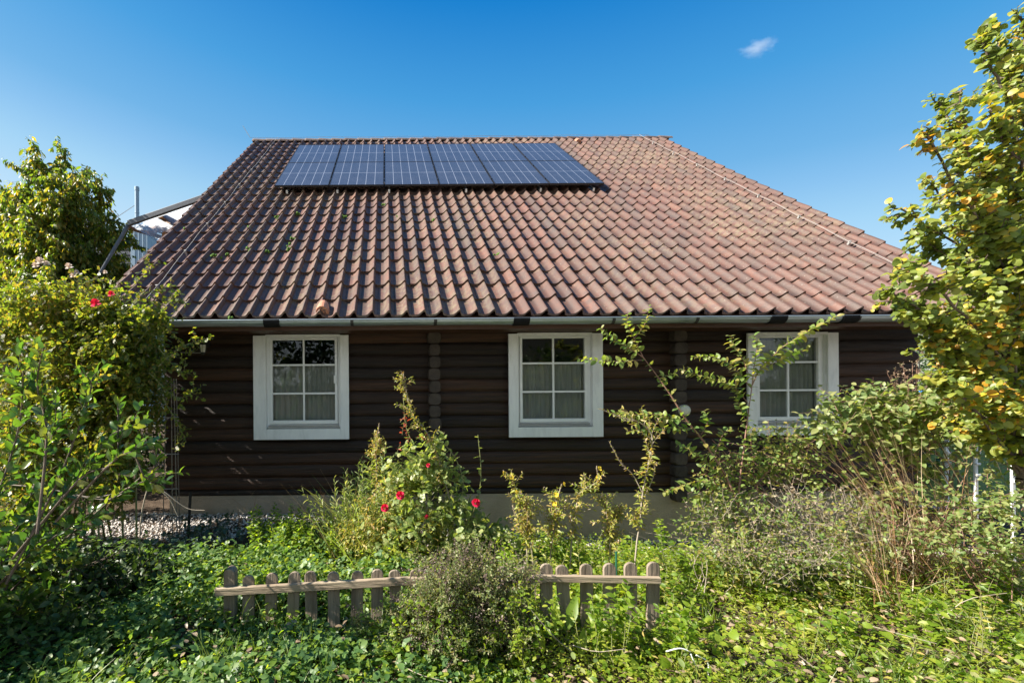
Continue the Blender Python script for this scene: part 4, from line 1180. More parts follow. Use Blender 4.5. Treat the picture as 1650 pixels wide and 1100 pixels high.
# pale arching canes
pl = Plant()
for pts in ([(-20, 778), (70, 786), (150, 801), (200, 788), (243, 770)], [(225, 768), (262, 790), (300, 818), (330, 822)], [(110, 797), (180, 803), (225, 770)], [(232, 772), (270, 800), (286, 830)]):
    c = curve(np.array([P(x, y, 3.7) for x, y in pts]), 14); pl.tube(c, .006, .003, 5)
pl.tube(curve(np.array([P(-20, 778, 3.7), P(-60, 860, 3.7), P(-70, 1010, 3.7)]), 8), .007, .006, 5)
pl.tube(curve(np.array([P(243, 770, 3.7), P(228, 830, 3.75), P(222, 940, 3.8)]), 8), .006, .006, 5)
pl.build('dead_cane_shrub', P(222, 940, 3.8), 'long pale bare canes arching low in front of the rose thicket', 'canes', 'dcane', 'canes')

# dark underbrush and hedge behind, on the left
pl = Plant()
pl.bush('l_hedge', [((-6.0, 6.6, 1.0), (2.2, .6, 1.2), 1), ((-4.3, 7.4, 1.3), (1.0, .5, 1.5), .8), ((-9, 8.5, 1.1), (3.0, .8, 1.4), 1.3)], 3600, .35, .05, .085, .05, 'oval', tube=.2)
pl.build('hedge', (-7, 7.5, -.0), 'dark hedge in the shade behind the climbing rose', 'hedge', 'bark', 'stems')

# ------------------------------------------------------------------ centre bed

# bush of red roses
pl = Plant(); Yq = 3.9
cb = gpt(690, Yq)
pl.bush('l_pale', [blob(690, 800, Yq, 70, 60, 2, .3), blob(735, 850, Yq - .1, 50, 45, 1.6, .25), blob(660, 760, Yq, 38, 50, 1, .2), blob(700, 740, Yq, 30, 40, .6, .15), blob(640, 860, Yq - .2, 55, 40, 1.2, .25), blob(780, 870, Yq - .1, 40, 35, .9, .2), blob(800, 880, Yq - .1, 35, 25, .5, .2)], 560, .2, .034, .07, .07, 'pinn', tube=.4, grav=.08)
pl.bush('l_prim', [blob(630, 820, Yq, 55, 60, 1.2, .2), blob(600, 860, Yq - .05, 50, 40, 1, .2), blob(670, 860, Yq - .15, 60, 40, .8, .2)], 260, .18, .016, .045, .013, 'lance', tube=.6)
for pts in ([(690, 900), (680, 760), (655, 690), (650, 640)], [(700, 900), (720, 790), (700, 720), (668, 690)], [(705, 900), (760, 830), (775, 770), (770, 700)], [(680, 900), (640, 830), (622, 810)], [(695, 900), (650, 840), (645, 795)], [(710, 900), (750, 850), (766, 812)], [(700, 900), (745, 800), (735, 740), (700, 700)], [(690, 880), (690, 800), (689, 752)]):
    c = curve(np.array([P(x, y, Yq - .1) for x, y in pts]), 10); c[0] = cb + rng.normal(0, .04, 3) * [1, 1, 0]; pl.tube(c, .006, .003, 5); pl.along('l_pale', c[4:], .05, .06, .06, 'pinn')
for (x, y) in ((655, 690), (648, 700), (660, 715), (640, 730), (668, 705), (645, 680)):
    tw = pl.twig(P(x, y, Yq - .12), (rng.normal(0, .5), -.2, .8), .1, .002, 4); pl.along('l_red', tw, .018, .045, .016, 'lance')
rose2 = pl.build('red_rose_bush', cb, 'rose bush with crimson blooms growing in front of the log ends column', 'rose bush', 'gcane', 'canes', {'l_red': 'young_red_leaves'})
for (x, y, r_) in ((645, 799, .037), (620, 819, .034), (766, 811, .036), (690, 750, .018), (686, 832, .02)):
    c = P(x, y, Yq - .34); rose_flower(c, r_, (rng.normal(0, .3), -.7, .75)).build('rose_bloom', M['p_red'], rose2, sm=True)
    MB().tube(curve(np.array([c, c + (.0, .05, -.06), c + (.02, .22, -.14)]), 6), .0035, k=4).build('flower_stalk', M['gcane'], rose2)
# pale grass / goldenrod clump left of it
pl = Plant(); Yg = 4.1; g0 = gpt(600, Yg)
n = 420; b = g0 + np.stack([rng.normal(0, .16, n), rng.normal(0, .12, n), np.zeros(n)], -1)
d = np.stack([rng.normal(0, .30, n) - .05, rng.normal(0, .22, n), np.ones(n)], -1)
pl.blades('l_pale', b, d, rng.uniform(.3, .95, n), .011, .55)
for i in range(130):
    p0 = g0 + (rng.normal(0, .17), rng.normal(0, .12), 0); tw = pl.twig(p0, (rng.normal(0, .15), rng.normal(0, .12), 1), rng.uniform(.45, .95), .003, 6, .12)
    pl.along('l_pale', tw[1:], .02, .075, .013, 'lance', fwd=.8, spread=.6, droop=.2)
n = 40; b = g0 + np.stack([rng.normal(-.18, .1, n), rng.normal(0, .12, n), np.zeros(n)], -1); d = np.stack([rng.normal(-.12, .15, n), rng.normal(0, .15, n), np.ones(n)], -1)
pl.blades('l_straw', b, d, rng.uniform(.5, 1.0, n), .005, .35)
pl.build('goldenrod_clump', g0, 'clump of pale green narrow leaved stems left of the red roses', 'plant', 'gcane', 'stems', {'l_straw': 'dry_stalks'})
# grey-leaved buddleia shoot
pl = Plant(); g1 = gpt(618, 4.3)
for pts in ([(620, 880), (615, 780), (622, 715)], [(622, 880), (598, 790), (600, 735)], [(625, 880), (640, 790), (650, 750)]):
    c = curve(np.array([P(x, y, 4.2) for x, y in pts]), 9); c[0] = g1; pl.tube(c, .005, .002, 4); pl.along('l_pale', c[3:], .035, .13, .03, 'lance', pair=True, fwd=.7, droop=.15)
pl.build('butterfly_bush', g1, 'young shrub with long silvery pointed leaves above the pale clump', 'shrub', 'gcane', 'stems')
# spike plants (loosestrife / evening primrose)
def spike(pts, Y, label, group=None, top=.45, fl=0, leafL=.06, dense=.010, key='l_prim', name='evening_primrose', side=(), bushy=34):
    pl = Plant(); c = curve(np.array([P(x, y, Y) for x, y in pts]), 22)
    g = c[0].copy(); g[2] = ground_z(g[0], Y); c = np.vstack([g, c[2:]]); pl.tube(c, .006, .0025, 5)
    m = int(len(c) * (1 - top))
    pl.along(key, c[1:m + 1], .010, leafL * 1.1, leafL * .36, 'lance', droop=.5, fwd=.35)
    for q in range(int(bushy * 1.0)):
        kk = rng.integers(2, max(4, int(len(c) * .8))); tw = pl.twig(c[kk], norm(c[kk] - c[kk - 1]) * .8 + norm(rng.normal(0, 1, 3)) * .8, rng.uniform(.06, .17), .002, 4, .2)
        pl.along(key, tw, .010, .038, .014, 'lance', fwd=.6, spread=.7, droop=.1); pl.along('l_dry', tw[2:], .014, .02, .008, 'lance', fwd=.9)
    pl.along('l_dry', c[m:], dense * .8, .026, .008, 'lance', fwd=1.1, spread=.55, droop=-.1)
    pl.along(key, c[m:], dense * 2, .03, .010, 'lance', fwd=.9, spread=.6, droop=0)
    for sp in side:
        s_ = curve(np.array([P(x, y, Y) for x, y in sp]), 12); pl.tube(s_, .004, .002, 4); pl.along('l_dry', s_[3:], dense * .8, .024, .008, 'lance', fwd=1.1, spread=.55, droop=-.1); pl.along(key, s_, dense * 2, .032, .011, 'lance', fwd=.9, spread=.6)
    t = pl.build(name, g, label, 'plant', 'dcane', 'stem', {'l_dry': 'seed_pods'}, group)
    for i in range(fl):
        kk = -1 - i * 3; cc = c[kk] + rng.normal(0, .012, 3)
        four_petal(cc, .022, (rng.normal(0, .4), -.8, .4)).build('flower', M['p_yel'], t)
    return t
GRP = 'evening primroses along the plinth'
spike([(742, 870), (700, 720), (664, 665), (652, 615), (650, 601)], 3.8, 'tall brown seed spike rising highest above the red rose bush', top=.5)
spike([(608, 860), (607, 760), (606, 720), (611, 682)], 4.1, 'short pale seed spike left of the tall one beside the silvery leaves', top=.3)
spike([(862, 905), (848, 845), (838, 805), (826, 775), (812, 760)], 3.55, 'leaning yellow evening primrose furthest left in front of the bare plinth', GRP, .2, 2)
spike([(850, 905), (848, 860), (850, 820), (838, 790)], 3.5, 'short bushy evening primrose just beside the leaning one', GRP, .2, 1, side=[((848, 860), (832, 835), (826, 812))])
spike([(885, 905), (893, 850), (896, 812), (905, 780)], 3.5, 'upright evening primrose with pale pods and a yellow head mid plinth', GRP, .3, 3, side=[((893, 850), (880, 820), (874, 815)), ((893, 860), (905, 830), (912, 815))])
spike([(917, 908), (924, 850), (932, 800), (945, 785), (963, 775), (961, 752)], 3.5, 'evening primrose with a crooked top bent to the right', GRP, .3, 2, side=[((924, 850), (910, 815), (908, 800)), ((930, 830), (950, 820), (962, 822))])
spike([(983, 912), (982, 860), (976, 820), (971, 796)], 3.5, 'evening primrose with a slim brown seed spike', GRP, .45, 0, side=[((982, 870), (970, 850), (958, 850))])
spike([(982, 915), (986, 870), (993, 835), (996, 812)], 3.55, 'slender brown spike just right of the brown seed spike', GRP, .5)
spike([(1018, 912), (1030, 850), (1036, 790), (1048, 730), (1050, 700), (1030, 680), (1000, 672), (966, 658)], 3.3, 'tall branching seed stalk curving left below the middle window', None, .5, 0, .06, side=[((1036, 795), (1020, 765), (1000, 745), (982, 712)), ((1038, 800), (1052, 770), (1056, 745))])
# bluish columbine mound and minty row in the shade
pl = Plant(); g2 = gpt(335, 4.5)
for i in range(80):
    p0 = g2 + (rng.normal(0, .2), rng.normal(0, .15), 0); tw = pl.twig(p0, (rng.normal(0, .5), rng.normal(0, .5), 1), rng.uniform(.1, .32), .002, 4); pl.along('l_blue', tw[2:], .03, .06, .05, 'tri', up=1.2)
pl.build('columbine', g2, 'blue green leafy mound beside the black stake', 'plant', 'gcane')
for nm, xs_, lab in (('mint_clump', (430, 470), 'low fresh green herb clump left of the shaded row by the gravel'), ('mint_clump', (500, 540), 'low green herb clump between the gravel and the pale stems')):
    pl = Plant()
    for i in range(70):
        p0 = gpt(rng.uniform(xs_[0] - 22, xs_[1] + 22), rng.uniform(4.0, 4.45)); tw = pl.twig(p0, (rng.normal(0, .15), rng.normal(0, .15), 1), rng.uniform(.15, .45), .0025, 5, .12); pl.along('l_gc', tw[1:], .022, .05, .022, 'oval', pair=True, droop=.1)
    pl.build(nm, gpt(sum(xs_) / 2, 4.3), lab, 'herbs', 'gcane', group='herb clumps by the gravel')
pl = Plant()
for x_ in (388, 420, 455, 412, 500, 540, 548):
    g = gpt(x_, 5.0); n = 5; pl.blades('l_straw', g + rng.normal(0, .02, (n, 3)) * [1, 1, 0], np.stack([rng.normal(-.1, .2, n), rng.normal(0, .1, n), np.ones(n)], -1), rng.uniform(.3, .6, n), .006, .6)
pl.build('dry_grass_tuft', gpt(450, 5.0), 'few bleached grass stalks against the plinth under the left window', 'grass')

# grey-green bush in the middle foreground, over the fence
pl = Plant(); Yk = 2.62; g3 = gpt(760, Yk)
kb = [blob(708, 940, Yk, 52, 40, 1.4, .22), blob(775, 935, Yk + .05, 50, 45, 1.4, .2), blob(668, 995, Yk, 45, 40, 1.0, .2), blob(720, 1010, Yk, 80, 45, 1.8, .28), blob(800, 1000, Yk, 60, 55, 1.4, .2), blob(842, 935, Yk + .1, 24, 26, .45, .1), blob(665, 1050, Yk - .05, 60, 35, 1, .2), blob(745, 905, Yk + .1, 24, 22, .3, .1), blob(585, 1000, Yk + .1, 28, 22, .25, .1)]
pl.bush('l_small', kb, 1250, .21, .009, .021, .0105, 'small', shell=.1, tube=.8, upb=.8, r=.0014)
pl.bush('l_gc', [blob(850, 1000, Yk - .1, 60, 60, 1, .15), blob(760, 1050, Yk - .15, 90, 40, 1, .15), blob(690, 1000, Yk - .05, 70, 50, 1, .15), blob(620, 1020, Yk, 50, 40, .7, .15)], 300, .12, .02, .035, .02, 'oval')
pl.bush('l_mauve', [(c_ + np.array([0, 0, .05]), np.array(r_) * 1.05, w_) for c_, r_, w_ in kb], 300, .2, .009, .016, .008, 'small', shell=.2, tube=.9, upb=1.0, r=.0013, rnd=1)
for i in range(14):
    c = curve(np.array([g3 + rng.normal(0, .06, 3) * [1, 1, 0], P(rng.uniform(680, 820), 1000, Yk), P(rng.uniform(640, 850), 930, Yk + rng.normal(0, .15))]), 8); pl.tube(c, .005, .0015, 4)
pl.build('twiggy_bush', g3, 'small leaved twiggy grey green bush spilling over the middle of the picket fence', 'bush', 'bark')
# big dock leaves
pl = Plant(); g4 = gpt(905, 2.55)
for (x, y, l) in ((915, 990, .2), (895, 985, .15), (935, 1035, .16), (820, 1050, .14), (875, 1030, .15), (960, 1030, .13)):
    p = P(x, y + 25, 2.5); tip = P(x + rng.normal(4, 6), y - 20, 2.55); pl.tube(curve(np.array([g4, p]), 4), .003, .002, 4); pl.leaf('l_gc', p[None], (tip - p)[None], np.array([[rng.normal(-.3, .3), -1, .6]]), l, l * .33, 'lance')
pl.build('dock_plant', g4, 'dock plant with a few long upright green leaves in front of the fence', 'plant', 'gcane')

# ------------------------------------------------------------------ right: arching honeysuckle
pl = Plant(); Yh = 3.45; g5 = gpt(1200, Yh)
def cane(pts, r, Y=Yh, leaves=True, step=.02):
    c = curve(np.array([P(x, y, Y) for x, y in pts]), 18); pl.tube(c, r, r * .35, 5)
    if leaves: pl.along('l_honey', c, step, .058, .034, 'oval', pair=True, fwd=.35, droop=.15, rnd=.45, spread=.8)
    return c
c = cane([(1200, 900), (1185, 800), (1140, 720), (1105, 675), (1083, 640), (1060, 607), (1036, 575)], .010, step=.05); c[0] = g5
cane([(1036, 575), (1012, 560), (985, 543), (968, 528)], .004); cane([(1036, 575), (1022, 545), (1010, 518), (1012, 505)], .004); cane([(1022, 545), (1040, 520), (1046, 492)], .003)
cane([(1036, 580), (990, 582), (932, 578)], .003, step=.026); cane([(1060, 610), (1075, 605), (1090, 600)], .002)
cane([(1110, 680), (1060, 668), (1020, 668), (985, 665)], .003, step=.018); cane([(1120, 690), (1090, 690), (1050, 690), (1010, 695)], .003, step=.022); cane([(1130, 700), (1140, 680), (1135, 660)], .002); cane([(1150, 735), (1165, 700), (1180, 690)], .003)
cane([(1178, 790), (1130, 775), (1090, 785), (1068, 792)], .003, step=.022); cane([(1165, 765), (1120, 730), (1090, 715)], .003); cane([(1182, 800), (1140, 800), (1100, 805)], .003)
c = cane([(1192, 900), (1190, 800), (1199, 720), (1205, 670), (1212, 620)], .008, step=.05)
cane([(1212, 620), (1225, 595), (1260, 560), (1300, 535), (1350, 508)], .005, step=.018); cane([(1212, 620), (1215, 590), (1220, 560), (1215, 540)], .004, step=.018); cane([(1210, 625), (1180, 590), (1150, 575), (1115, 575)], .003, step=.018)
cane([(1206, 650), (1180, 622), (1140, 608), (1096, 594)], .003, step=.018); cane([(1205, 600), (1195, 575), (1180, 552), (1178, 540)], .003, step=.018); cane([(1230, 592), (1270, 575), (1305, 560)], .003); cane([(1203, 680), (1190, 650), (1185, 610)], .002)
pl.build('arching_shrub', g5, 'tall shrub with two long arching canes of small oval leaves before the right window', 'shrub', 'cane', 'canes')

# small leaved shrub in front of the right plinth
pl = Plant(); g6 = gpt(1215, 3.55)
pl.bush('l_honey', [blob(1240, 730, 3.6, 55, 40, 1.5, .2), blob(1180, 770, 3.6, 60, 40, 1.3, .2), blob(1290, 760, 3.6, 45, 45, 1, .2), blob(1200, 830, 3.5, 70, 40, 1.2, .25), blob(1300, 720, 3.65, 35, 40, .6, .2), blob(1230, 700, 3.6, 30, 30, .4, .15)], 330, .22, .03, .042, .024, 'oval', tube=.9, shell=.3)
for i in range(16):
    c = curve(np.array([g6 + rng.normal(0, .08, 3) * [1, 1, 0], P(rng.uniform(1160, 1290), 820, 3.55), P(rng.uniform(1140, 1320), rng.uniform(690, 780), 3.55)]), 8); pl.tube(c, .005, .002, 4)
pl.build('bushy_shrub', g6, 'low spreading shrub with small pale leaves under the right window', 'shrub', 'cane')
# dry twiggy tangle
pl = Plant(); g7 = gpt(1270, 3.3)
pl.bush('l_dry', [blob(1180, 850, 3.35, 80, 60, 1.3, .25), blob(1290, 830, 3.35, 80, 60, 2, .28), blob(1370, 850, 3.3, 70, 60, 1.4, .28), blob(1260, 890, 3.2, 120, 40, 1.5, .25)], 420, .26, .04, .024, .012, 'small', tube=1, shell=.2, r=.0016, rnd=1)
pl.bush('l_honey', [blob(1180, 860, 3.3, 80, 60, 1, .25), blob(1330, 850, 3.3, 100, 60, 1.4, .25), blob(1260, 900, 3.15, 130, 35, 1, .25)], 520, .2, .03, .036, .019, 'oval')
for i in range(40):
    x = rng.uniform(1110, 1430); a = gpt(x, 3.2 + rng.uniform(0, .3)); pl.tube(curve(np.array([a, a + (rng.normal(-.05, .12), rng.normal(0, .05), rng.uniform(.2, .35)), a + (rng.normal(-.15, .25), rng.normal(0, .1), rng.uniform(.4, .6))]), 7), .0035, .001, 4)
pl.build('dry_bramble', g7, 'tangle of dry brown twigs with few leaves at the foot of the right plinth', 'bramble', 'dcane', 'twigs')
# pale leaved viburnum on the right
pl = Plant(); g8 = gpt(1460, 3.5)
vb = [blob(1440, 650, 3.6, 80, 32, 2, .3), blob(1380, 660, 3.55, 45, 35, 1, .2), blob(1520, 660, 3.6, 70, 35, 1.6, .3), blob(1420, 700, 3.55, 70, 35, 1.2, .25), blob(1590, 680, 3.7, 60, 40, 1.4, .3), blob(1330, 690, 3.5, 40, 22, .6, .15), blob(1490, 720, 3.5, 70, 50, .7, .3), blob(1400, 780, 3.5, 60, 50, .5, .2), blob(1330, 640, 3.5, 20, 15, .1, .1)]
pl.bush('l_vib', vb, 560, .26, .034, .07, .036, 'oval', tube=.8, shell=.35, up=1)
for i in range(22):
    c = curve(np.array([g8 + rng.normal(0, .12, 3) * [1.5, 1, 0], P(rng.uniform(1400, 1560), 780, 3.5), P(rng.uniform(1330, 1620), rng.uniform(640, 700), 3.6)]), 9); pl.tube(c, .006, .002, 4)
vib = pl; pl = Plant(); g10 = gpt(1560, 3.05)
pl.bush('l_vib', [blob(1595, 745, 3.3, 45, 40, .5, .2), blob(1600, 810, 3.1, 60, 40, 1, .25), blob(1560, 870, 3.0, 90, 35, 1.3, .25), blob(1630, 880, 2.95, 50, 50, 1, .2), blob(1500, 830, 3.2, 40, 50, .8, .2), blob(1420, 860, 3.2, 60, 40, .8, .2)], 330, .2, .03, .045, .024, 'oval', tube=.6, shell=.3, up=1)
for i in range(18):
    c = curve(np.array([g10 + rng.normal(0, .15, 3) * [2, .6, 0], P(rng.uniform(1430, 1650), 880, 3.1), P(rng.uniform(1400, 1650), rng.uniform(800, 860), 3.1)]), 7); pl.tube(c, .004, .0015, 4)
pl.build('low_shrub', g10, 'low pale leafy shrub growing through the dry grass at the right', 'shrub', 'cane')
pl = vib
pl.build('viburnum_shrub', g8, 'wide pale green shrub right of the last window', 'shrub', 'cane')
# tall dry grass
def straw(x0, x1, Y, tipx, tipy, n, label, Lw=.0042):
    pl = Plant(); g = gpt((x0 + x1) / 2, Y); V = []
    bx = rng.normal((x0 + x1) / 2, (x1 - x0) * .42, n); base = np.array([gpt(x, Y + rng.normal(0, .1)) for x in bx])
    tips = np.array([P(tipx + (x - (x0 + x1) / 2) * 1.1 + rng.normal(0, 62), tipy + abs(rng.normal(0, 85)), Y + rng.normal(0, .12)) for x in bx])
    d = tips - base; L = np.linalg.norm(d, axis=1)
    pl.blades('l_straw', base, d, L, Lw, rng.uniform(.05, .45, n)); k = n // 2
    pl.blades('l_straw', base[:k] + rng.normal(0, .04, (k, 3)) * [1, 1, 0], d[:k] + rng.normal(0, .3, (k, 3)), L[:k] * rng.uniform(.3, .8, k), .008, rng.uniform(.4, 1.2, k))
    k = n // 3; pl.blades('l_grass', base[:k], d[:k] + rng.normal(0, .3, (k, 3)), L[:k] * .6, .009, .7)
    return pl.build('dry_grass_clump', g, label, 'grass', names={'l_straw': 'straw', 'l_grass': 'green_blades'}, group='tall dry grass')
straw(1530, 1690, 3.25, 1455, 650, 95, 'tall sheaf of dry straw coloured grass leaning left near the white stakes')
straw(1420, 1470, 3.1, 1425, 750, 70, 'smaller tuft of dry grass standing before the right end of the plinth')
straw(1470, 1530, 3.3, 1440, 640, 60, 'thin dry grass stalks crossing the pale shrub')
# brown seed heads
pl = Plant(); g9 = gpt(1480, 3.7)
for (x, y) in ((1455, 590), (1470, 585), (1440, 600), (1480, 595), (1430, 602), (1462, 605), (1478, 582), (1500, 605)):
    c = curve(np.array([P(1475, 720, 3.65), P(1472 + (x - 1470) * .3, 660, 3.65), P(x, y, 3.65)]), 8); pl.tube(c, .003, .002, 4)
    for q in range(8):
        tw = pl.twig(c[-1] - (c[-1] - c[-3]) * rng.uniform(0, .8), (rng.normal(0, .6), rng.normal(0, .6), 1), .05, .0012, 3); pl.along('l_dry', tw[1:], .006, .012, .010, 'small', rnd=1)
pl.tube(curve(np.array([g9, P(1475, 720, 3.65)]), 5), .005, .004, 5)
pl.build('seed_head_plant', g9, 'dark dried flower stalk with brown umbels in front of the dark wall corner', 'plant', 'cane', 'stalks', {'l_dry': 'seed_heads'})

# hazel on the right
pl = Plant(); Yz = 3.1
hb = gpt(1690, Yz); fork = P(1648, 770, Yz); 
pl.tube(curve(np.array([hb, (hb + fork) / 2 + (.03, 0, 0), fork]), 8), .05, .035, 7)
tr = [([(1648, 770, Yz), (1610, 715, Yz), (1575, 700, Yz), (1520, 670, Yz)], 5), ([(1648, 770, Yz), (1625, 690, Yz), (1630, 600, Yz), (1640, 500, Yz)], 10)]
tips = [(1600, 40, 14), (1580, 70, 10), (1640, 30, 8), (1510, 165, 16), (1540, 150, 8), (1495, 215, 12), (1500, 290, 12), (1450, 335, 9), (1465, 375, 12), (1440, 430, 12), (1430, 470, 14), (1480, 480, 16), (1500, 530, 16), (1475, 560, 9), (1550, 580, 18), (1520, 610, 12), (1580, 250, 22), (1590, 350, 24), (1560, 420, 24), (1600, 480, 24), (1630, 150, 18), (1640, 300, 20), (1620, 560, 18), (1650, 420, 18), (1560, 320, 18), (1610, 620, 14), (1530, 380, 14), (1550, 230, 14), (1620, 90, 12), (1540, 490, 16), (1640, 650, 12), (1580, 540, 14), (1590, 180, 14), (1545, 275, 12), (1660, 220, 10), (1520, 440, 12)]
for (x, y, n) in tips:
    x += 2
    Y1 = Yz + rng.uniform(-.45, .55)
    root = (1660 + rng.normal(0, 10), min(760, y + rng.uniform(120, 330)), Yz)
    tr.append(([root, ((root[0] + x) / 2 + rng.normal(8, 8), (root[1] + y) / 2 + rng.normal(0, 10), (Yz + Y1) / 2), (x, y, Y1)], n))
tree(pl, 'l_hazel', [(p, int(n * 2.0)) for p, n in tr], .21, 3, .018, .046, .040, 'round', r0=.010, droop=.35, fwd=.45, spread=.75, up=.4, sunw=1.0, rnd=.45)
for ty, rr_ in (((1665, 300), .02), ((1670, 120), .018)):
    pl.tube(curve(np.array([fork, P(1668, 500, Yz), P(ty[0], ty[1], Yz)]), 10), .03, .008, 6)
pl.build('hazel_tree', hb, 'tall hazel tree with green and yellowing round leaves at the right edge', 'tree', 'bark', 'trunk', {'l_hazel': 'crown'})

# ------------------------------------------------------------------ far right
tp = thing('trampoline', (P(1568, 640, 18)[0], 18, -.4), 'round garden trampoline with bright blue edge pad seen through the hazel leaves', 'trampoline')
tc_ = P(1575, 632, 18); M['bluepad'] = plain('blue_pad', (.01, .17, .5), .4)
mb = MB(); mb.lathe([(1.25, -.03), (1.25, .05), (1.3, .06), (1.55, .05), (1.58, .0), (1.55, -.04), (1.25, -.03)], tc_, 'z', 40); mb.build('edge_pad', M['bluepad'], tp, sm=True)
mb = MB(); mb.lathe([(1.26, .02), (.001, .0)], tc_, 'z', 40); mb.build('mat', M['blackp'], tp)
for i in range(6):
    an = i * math.pi / 3 + .2; e = tc_ + np.array([1.5 * math.cos(an), 1.5 * math.sin(an), 0]); mb = MB(); mb.tube([(e[0], e[1], -.45), e], .03, k=7); mb.build('leg', M['steel'], tp)
    mb = MB(); mb.tube([e, e + np.array([0, 0, 1.75])], .02, k=6); mb.build('net_pole', M['blackp'], tp)
gr_ = thing('garage', (P(1560, 560, 30)[0], 30, -.4), 'white rendered low building behind the hazel tree', 'building')
M['whiter'] = pm('white_render', [(.7, .69, .67), (.78, .77, .75)], 3, rough=.9)
g0_, g1_ = P(1440, 533, 30), P(1640, 533, 30)
mb = MB(); mb.box((g0_[0], 30, -.5), (g1_[0], 36, g0_[2])); mb.build('wall', M['whiter'], gr_)
mb = MB(); mb.box((g0_[0] - .3, 29.7, g0_[2] + .003), (g1_[0] + .3, 36.3, g0_[2] + .25)); mb.build('roof', M['slate'], gr_)
mb = MB(); mb.box((g0_[0] + 5.2, 29.96, -.4), (g0_[0] + 7.6, 29.99, 1.8)); mb.build('door', M['fascia'], gr_)
for (x, yt, yb, Y, lab) in ((1527, 703, 800, 5.6, 'white plastic fence stake furthest left in the dry grass'), (1574, 719, 815, 5.2, 'white plastic fence stake in the middle, against the sunny lawn'), (1634, 745, 845, 4.8, 'white plastic fence stake furthest right beside the hazel stem')):
    t = P(x, yt, Y); b = t.copy(); b[2] = ground_z(t[0], Y) - .05
    st = thing('white_stake', b, lab, 'stake', 'white fence stakes in the tall grass')
    mb = MB(); w = .017; mb.box((t[0] - w, Y, b[2]), (t[0] + w, Y + .022, t[2])); mb.build('post', M['plastic'], st, bevel=.004)
    for q in range(3):
        zz = t[2] - .07 - .13 * q; mb = MB(); mb.box((t[0] - w - .008, Y - .02, zz - .012), (t[0] + w + .008, Y - .001, zz + .012)); mb.build('wire_clip', M['plastic'], st, bevel=.003)
wn_ = thing('wire_fence', P(1580, 800, 5.2), 'thin wire mesh strung between the white stakes', 'fence')
p0, p1, p2, p3 = P(1470, 690, 6.0), P(1527, 703, 5.6), P(1574, 719, 5.2), P(1720, 770, 4.3)
mb = MB()
for q in range(7):
    dz = np.array([0, -.003, -.05 - .09 * q]); mb.tube(np.array([p0 + dz, p1 + dz, p2 + dz, p3 + dz]), .0011, k=3)
for i in range(40):
    t = i / 39; p = p1 + (p3 - p1) * t if i else p1; mb.tube([p + (0, 0, -.03), p + (0, 0, -.62)], .0009, k=3)
mb.build('mesh', M['dark'], wn_)
# dark blue bin at the corner
bn = P(1487, 842, 5.3); bz = float(ground_z(bn[0], 5.3)); M['binblue'] = plain('dark_blue_plastic', (.012, .025, .06), .3)
bo = thing('plastic_tub', (bn[0], 5.35, bz), 'dark blue plastic tub half hidden by grass at the right corner of the house', 'tub')
mb = MB(); mb.lathe([(.001, 0), (.2, 0), (.25, .5), (.27, .5), (.27, .53), (.235, .53), (.19, .03), (.001, .03)], (bn[0], 5.35, bz), 'z', 24); mb.build('body', M['binblue'], bo, sm=True)
for sgn in (-1, 1):
    mb = MB(); q = np.array([bn[0] + sgn * .25, 5.35, bz + .46]); mb.tube(curve(np.array([q + (0, -.06, 0), q + (sgn * .04, 0, -.01), q + (0, .06, 0)]), 7), .01, k=6); mb.build('handle', M['binblue'], bo)
# shrubs and trees behind the lawn
for i, (x, y, z, rx, rz_, lab) in enumerate(((14.5, 13.5, .9, 2.0, 1.5, 'dark rounded bush on the lawn beyond the house corner'), (30, 24, 1.8, 4, 2.4, 'tall dark hedge behind the trampoline'), (44, 30, 2.0, 8, 2.6, 'long distant hedge at the end of the lawn'), (9.9, 9.3, .5, 1.0, .9, 'small dark shrub by the shaded gable wall'))):
    pl = Plant(); pl.bush('l_hedge', [((x, y, z - .3), (rx, 1.0, rz_), 1)], 900 if i != 2 else 1500, .5, .07, .13 + .05 * (i in (1, 2)), .08 + .03 * (i in (1, 2)), 'oval', tube=.2, shell=.3)
    pl.build('garden_bush', (x, y, -.4), lab, 'bush', 'bark')

# ------------------------------------------------------------------ ground cover
def cover(name, label, zones, seed):
    """zones: (x0,x1,y0,y1 world, n plants, key, kind, leafL, leafW, height, leaves per plant, density fn)"""
    pl = Plant()
    for (x0, x1, y0, y1, n, key, kind, L, W, H, per, fn) in zones:
        x, y = rng.uniform(x0, x1, n), rng.uniform(y0, y1, n)
        if fn is not None: kx = fn(x, y) > rng.uniform(0, 1, n); x, y = x[kx], y[kx]
        n = len(x); hh = H * (.30 + 1.45 * (.5 + .5 * np.sin(2.3 * x + 4.1 * y) * np.sin(5.2 * x - 3.3 * y))) * rng.uniform(.6, 1.2, n) * low(x, y)
        m = n * per; idx = np.repeat(np.arange(n), per)
        an, rr = rng.uniform(0, 2 * math.pi, m), np.sqrt(rng.uniform(0, 1, m)) * (.05 + .55 * H)
        t = rng.uniform(.15, 1, m)
        pos = np.stack([x[idx] + rr * np.cos(an), y[idx] + rr * np.sin(an), np.zeros(m)], -1)
        pos[:, 2] = ground_z(pos[:, 0], pos[:, 1]) + hh[idx] * t * (1 - .35 * (rr / (.05 + .55 * H)) ** 2) + .005
        ax = np.stack([np.cos(an), np.sin(an), rng.normal(.1, .35, m)], -1)
        nr = np.array([0, 0, 1.0]) + SUN * .35 + rng.normal(0, .55, (m, 3))
        s_ = rng.uniform(.45, 1.15, m) * rng.uniform(.7, 1.25, n)[idx]
        pl.leaf(key, pos, ax, nr, L * s_, W * s_, kind)
    return pl.build_stuff(name, label, 'ground cover')
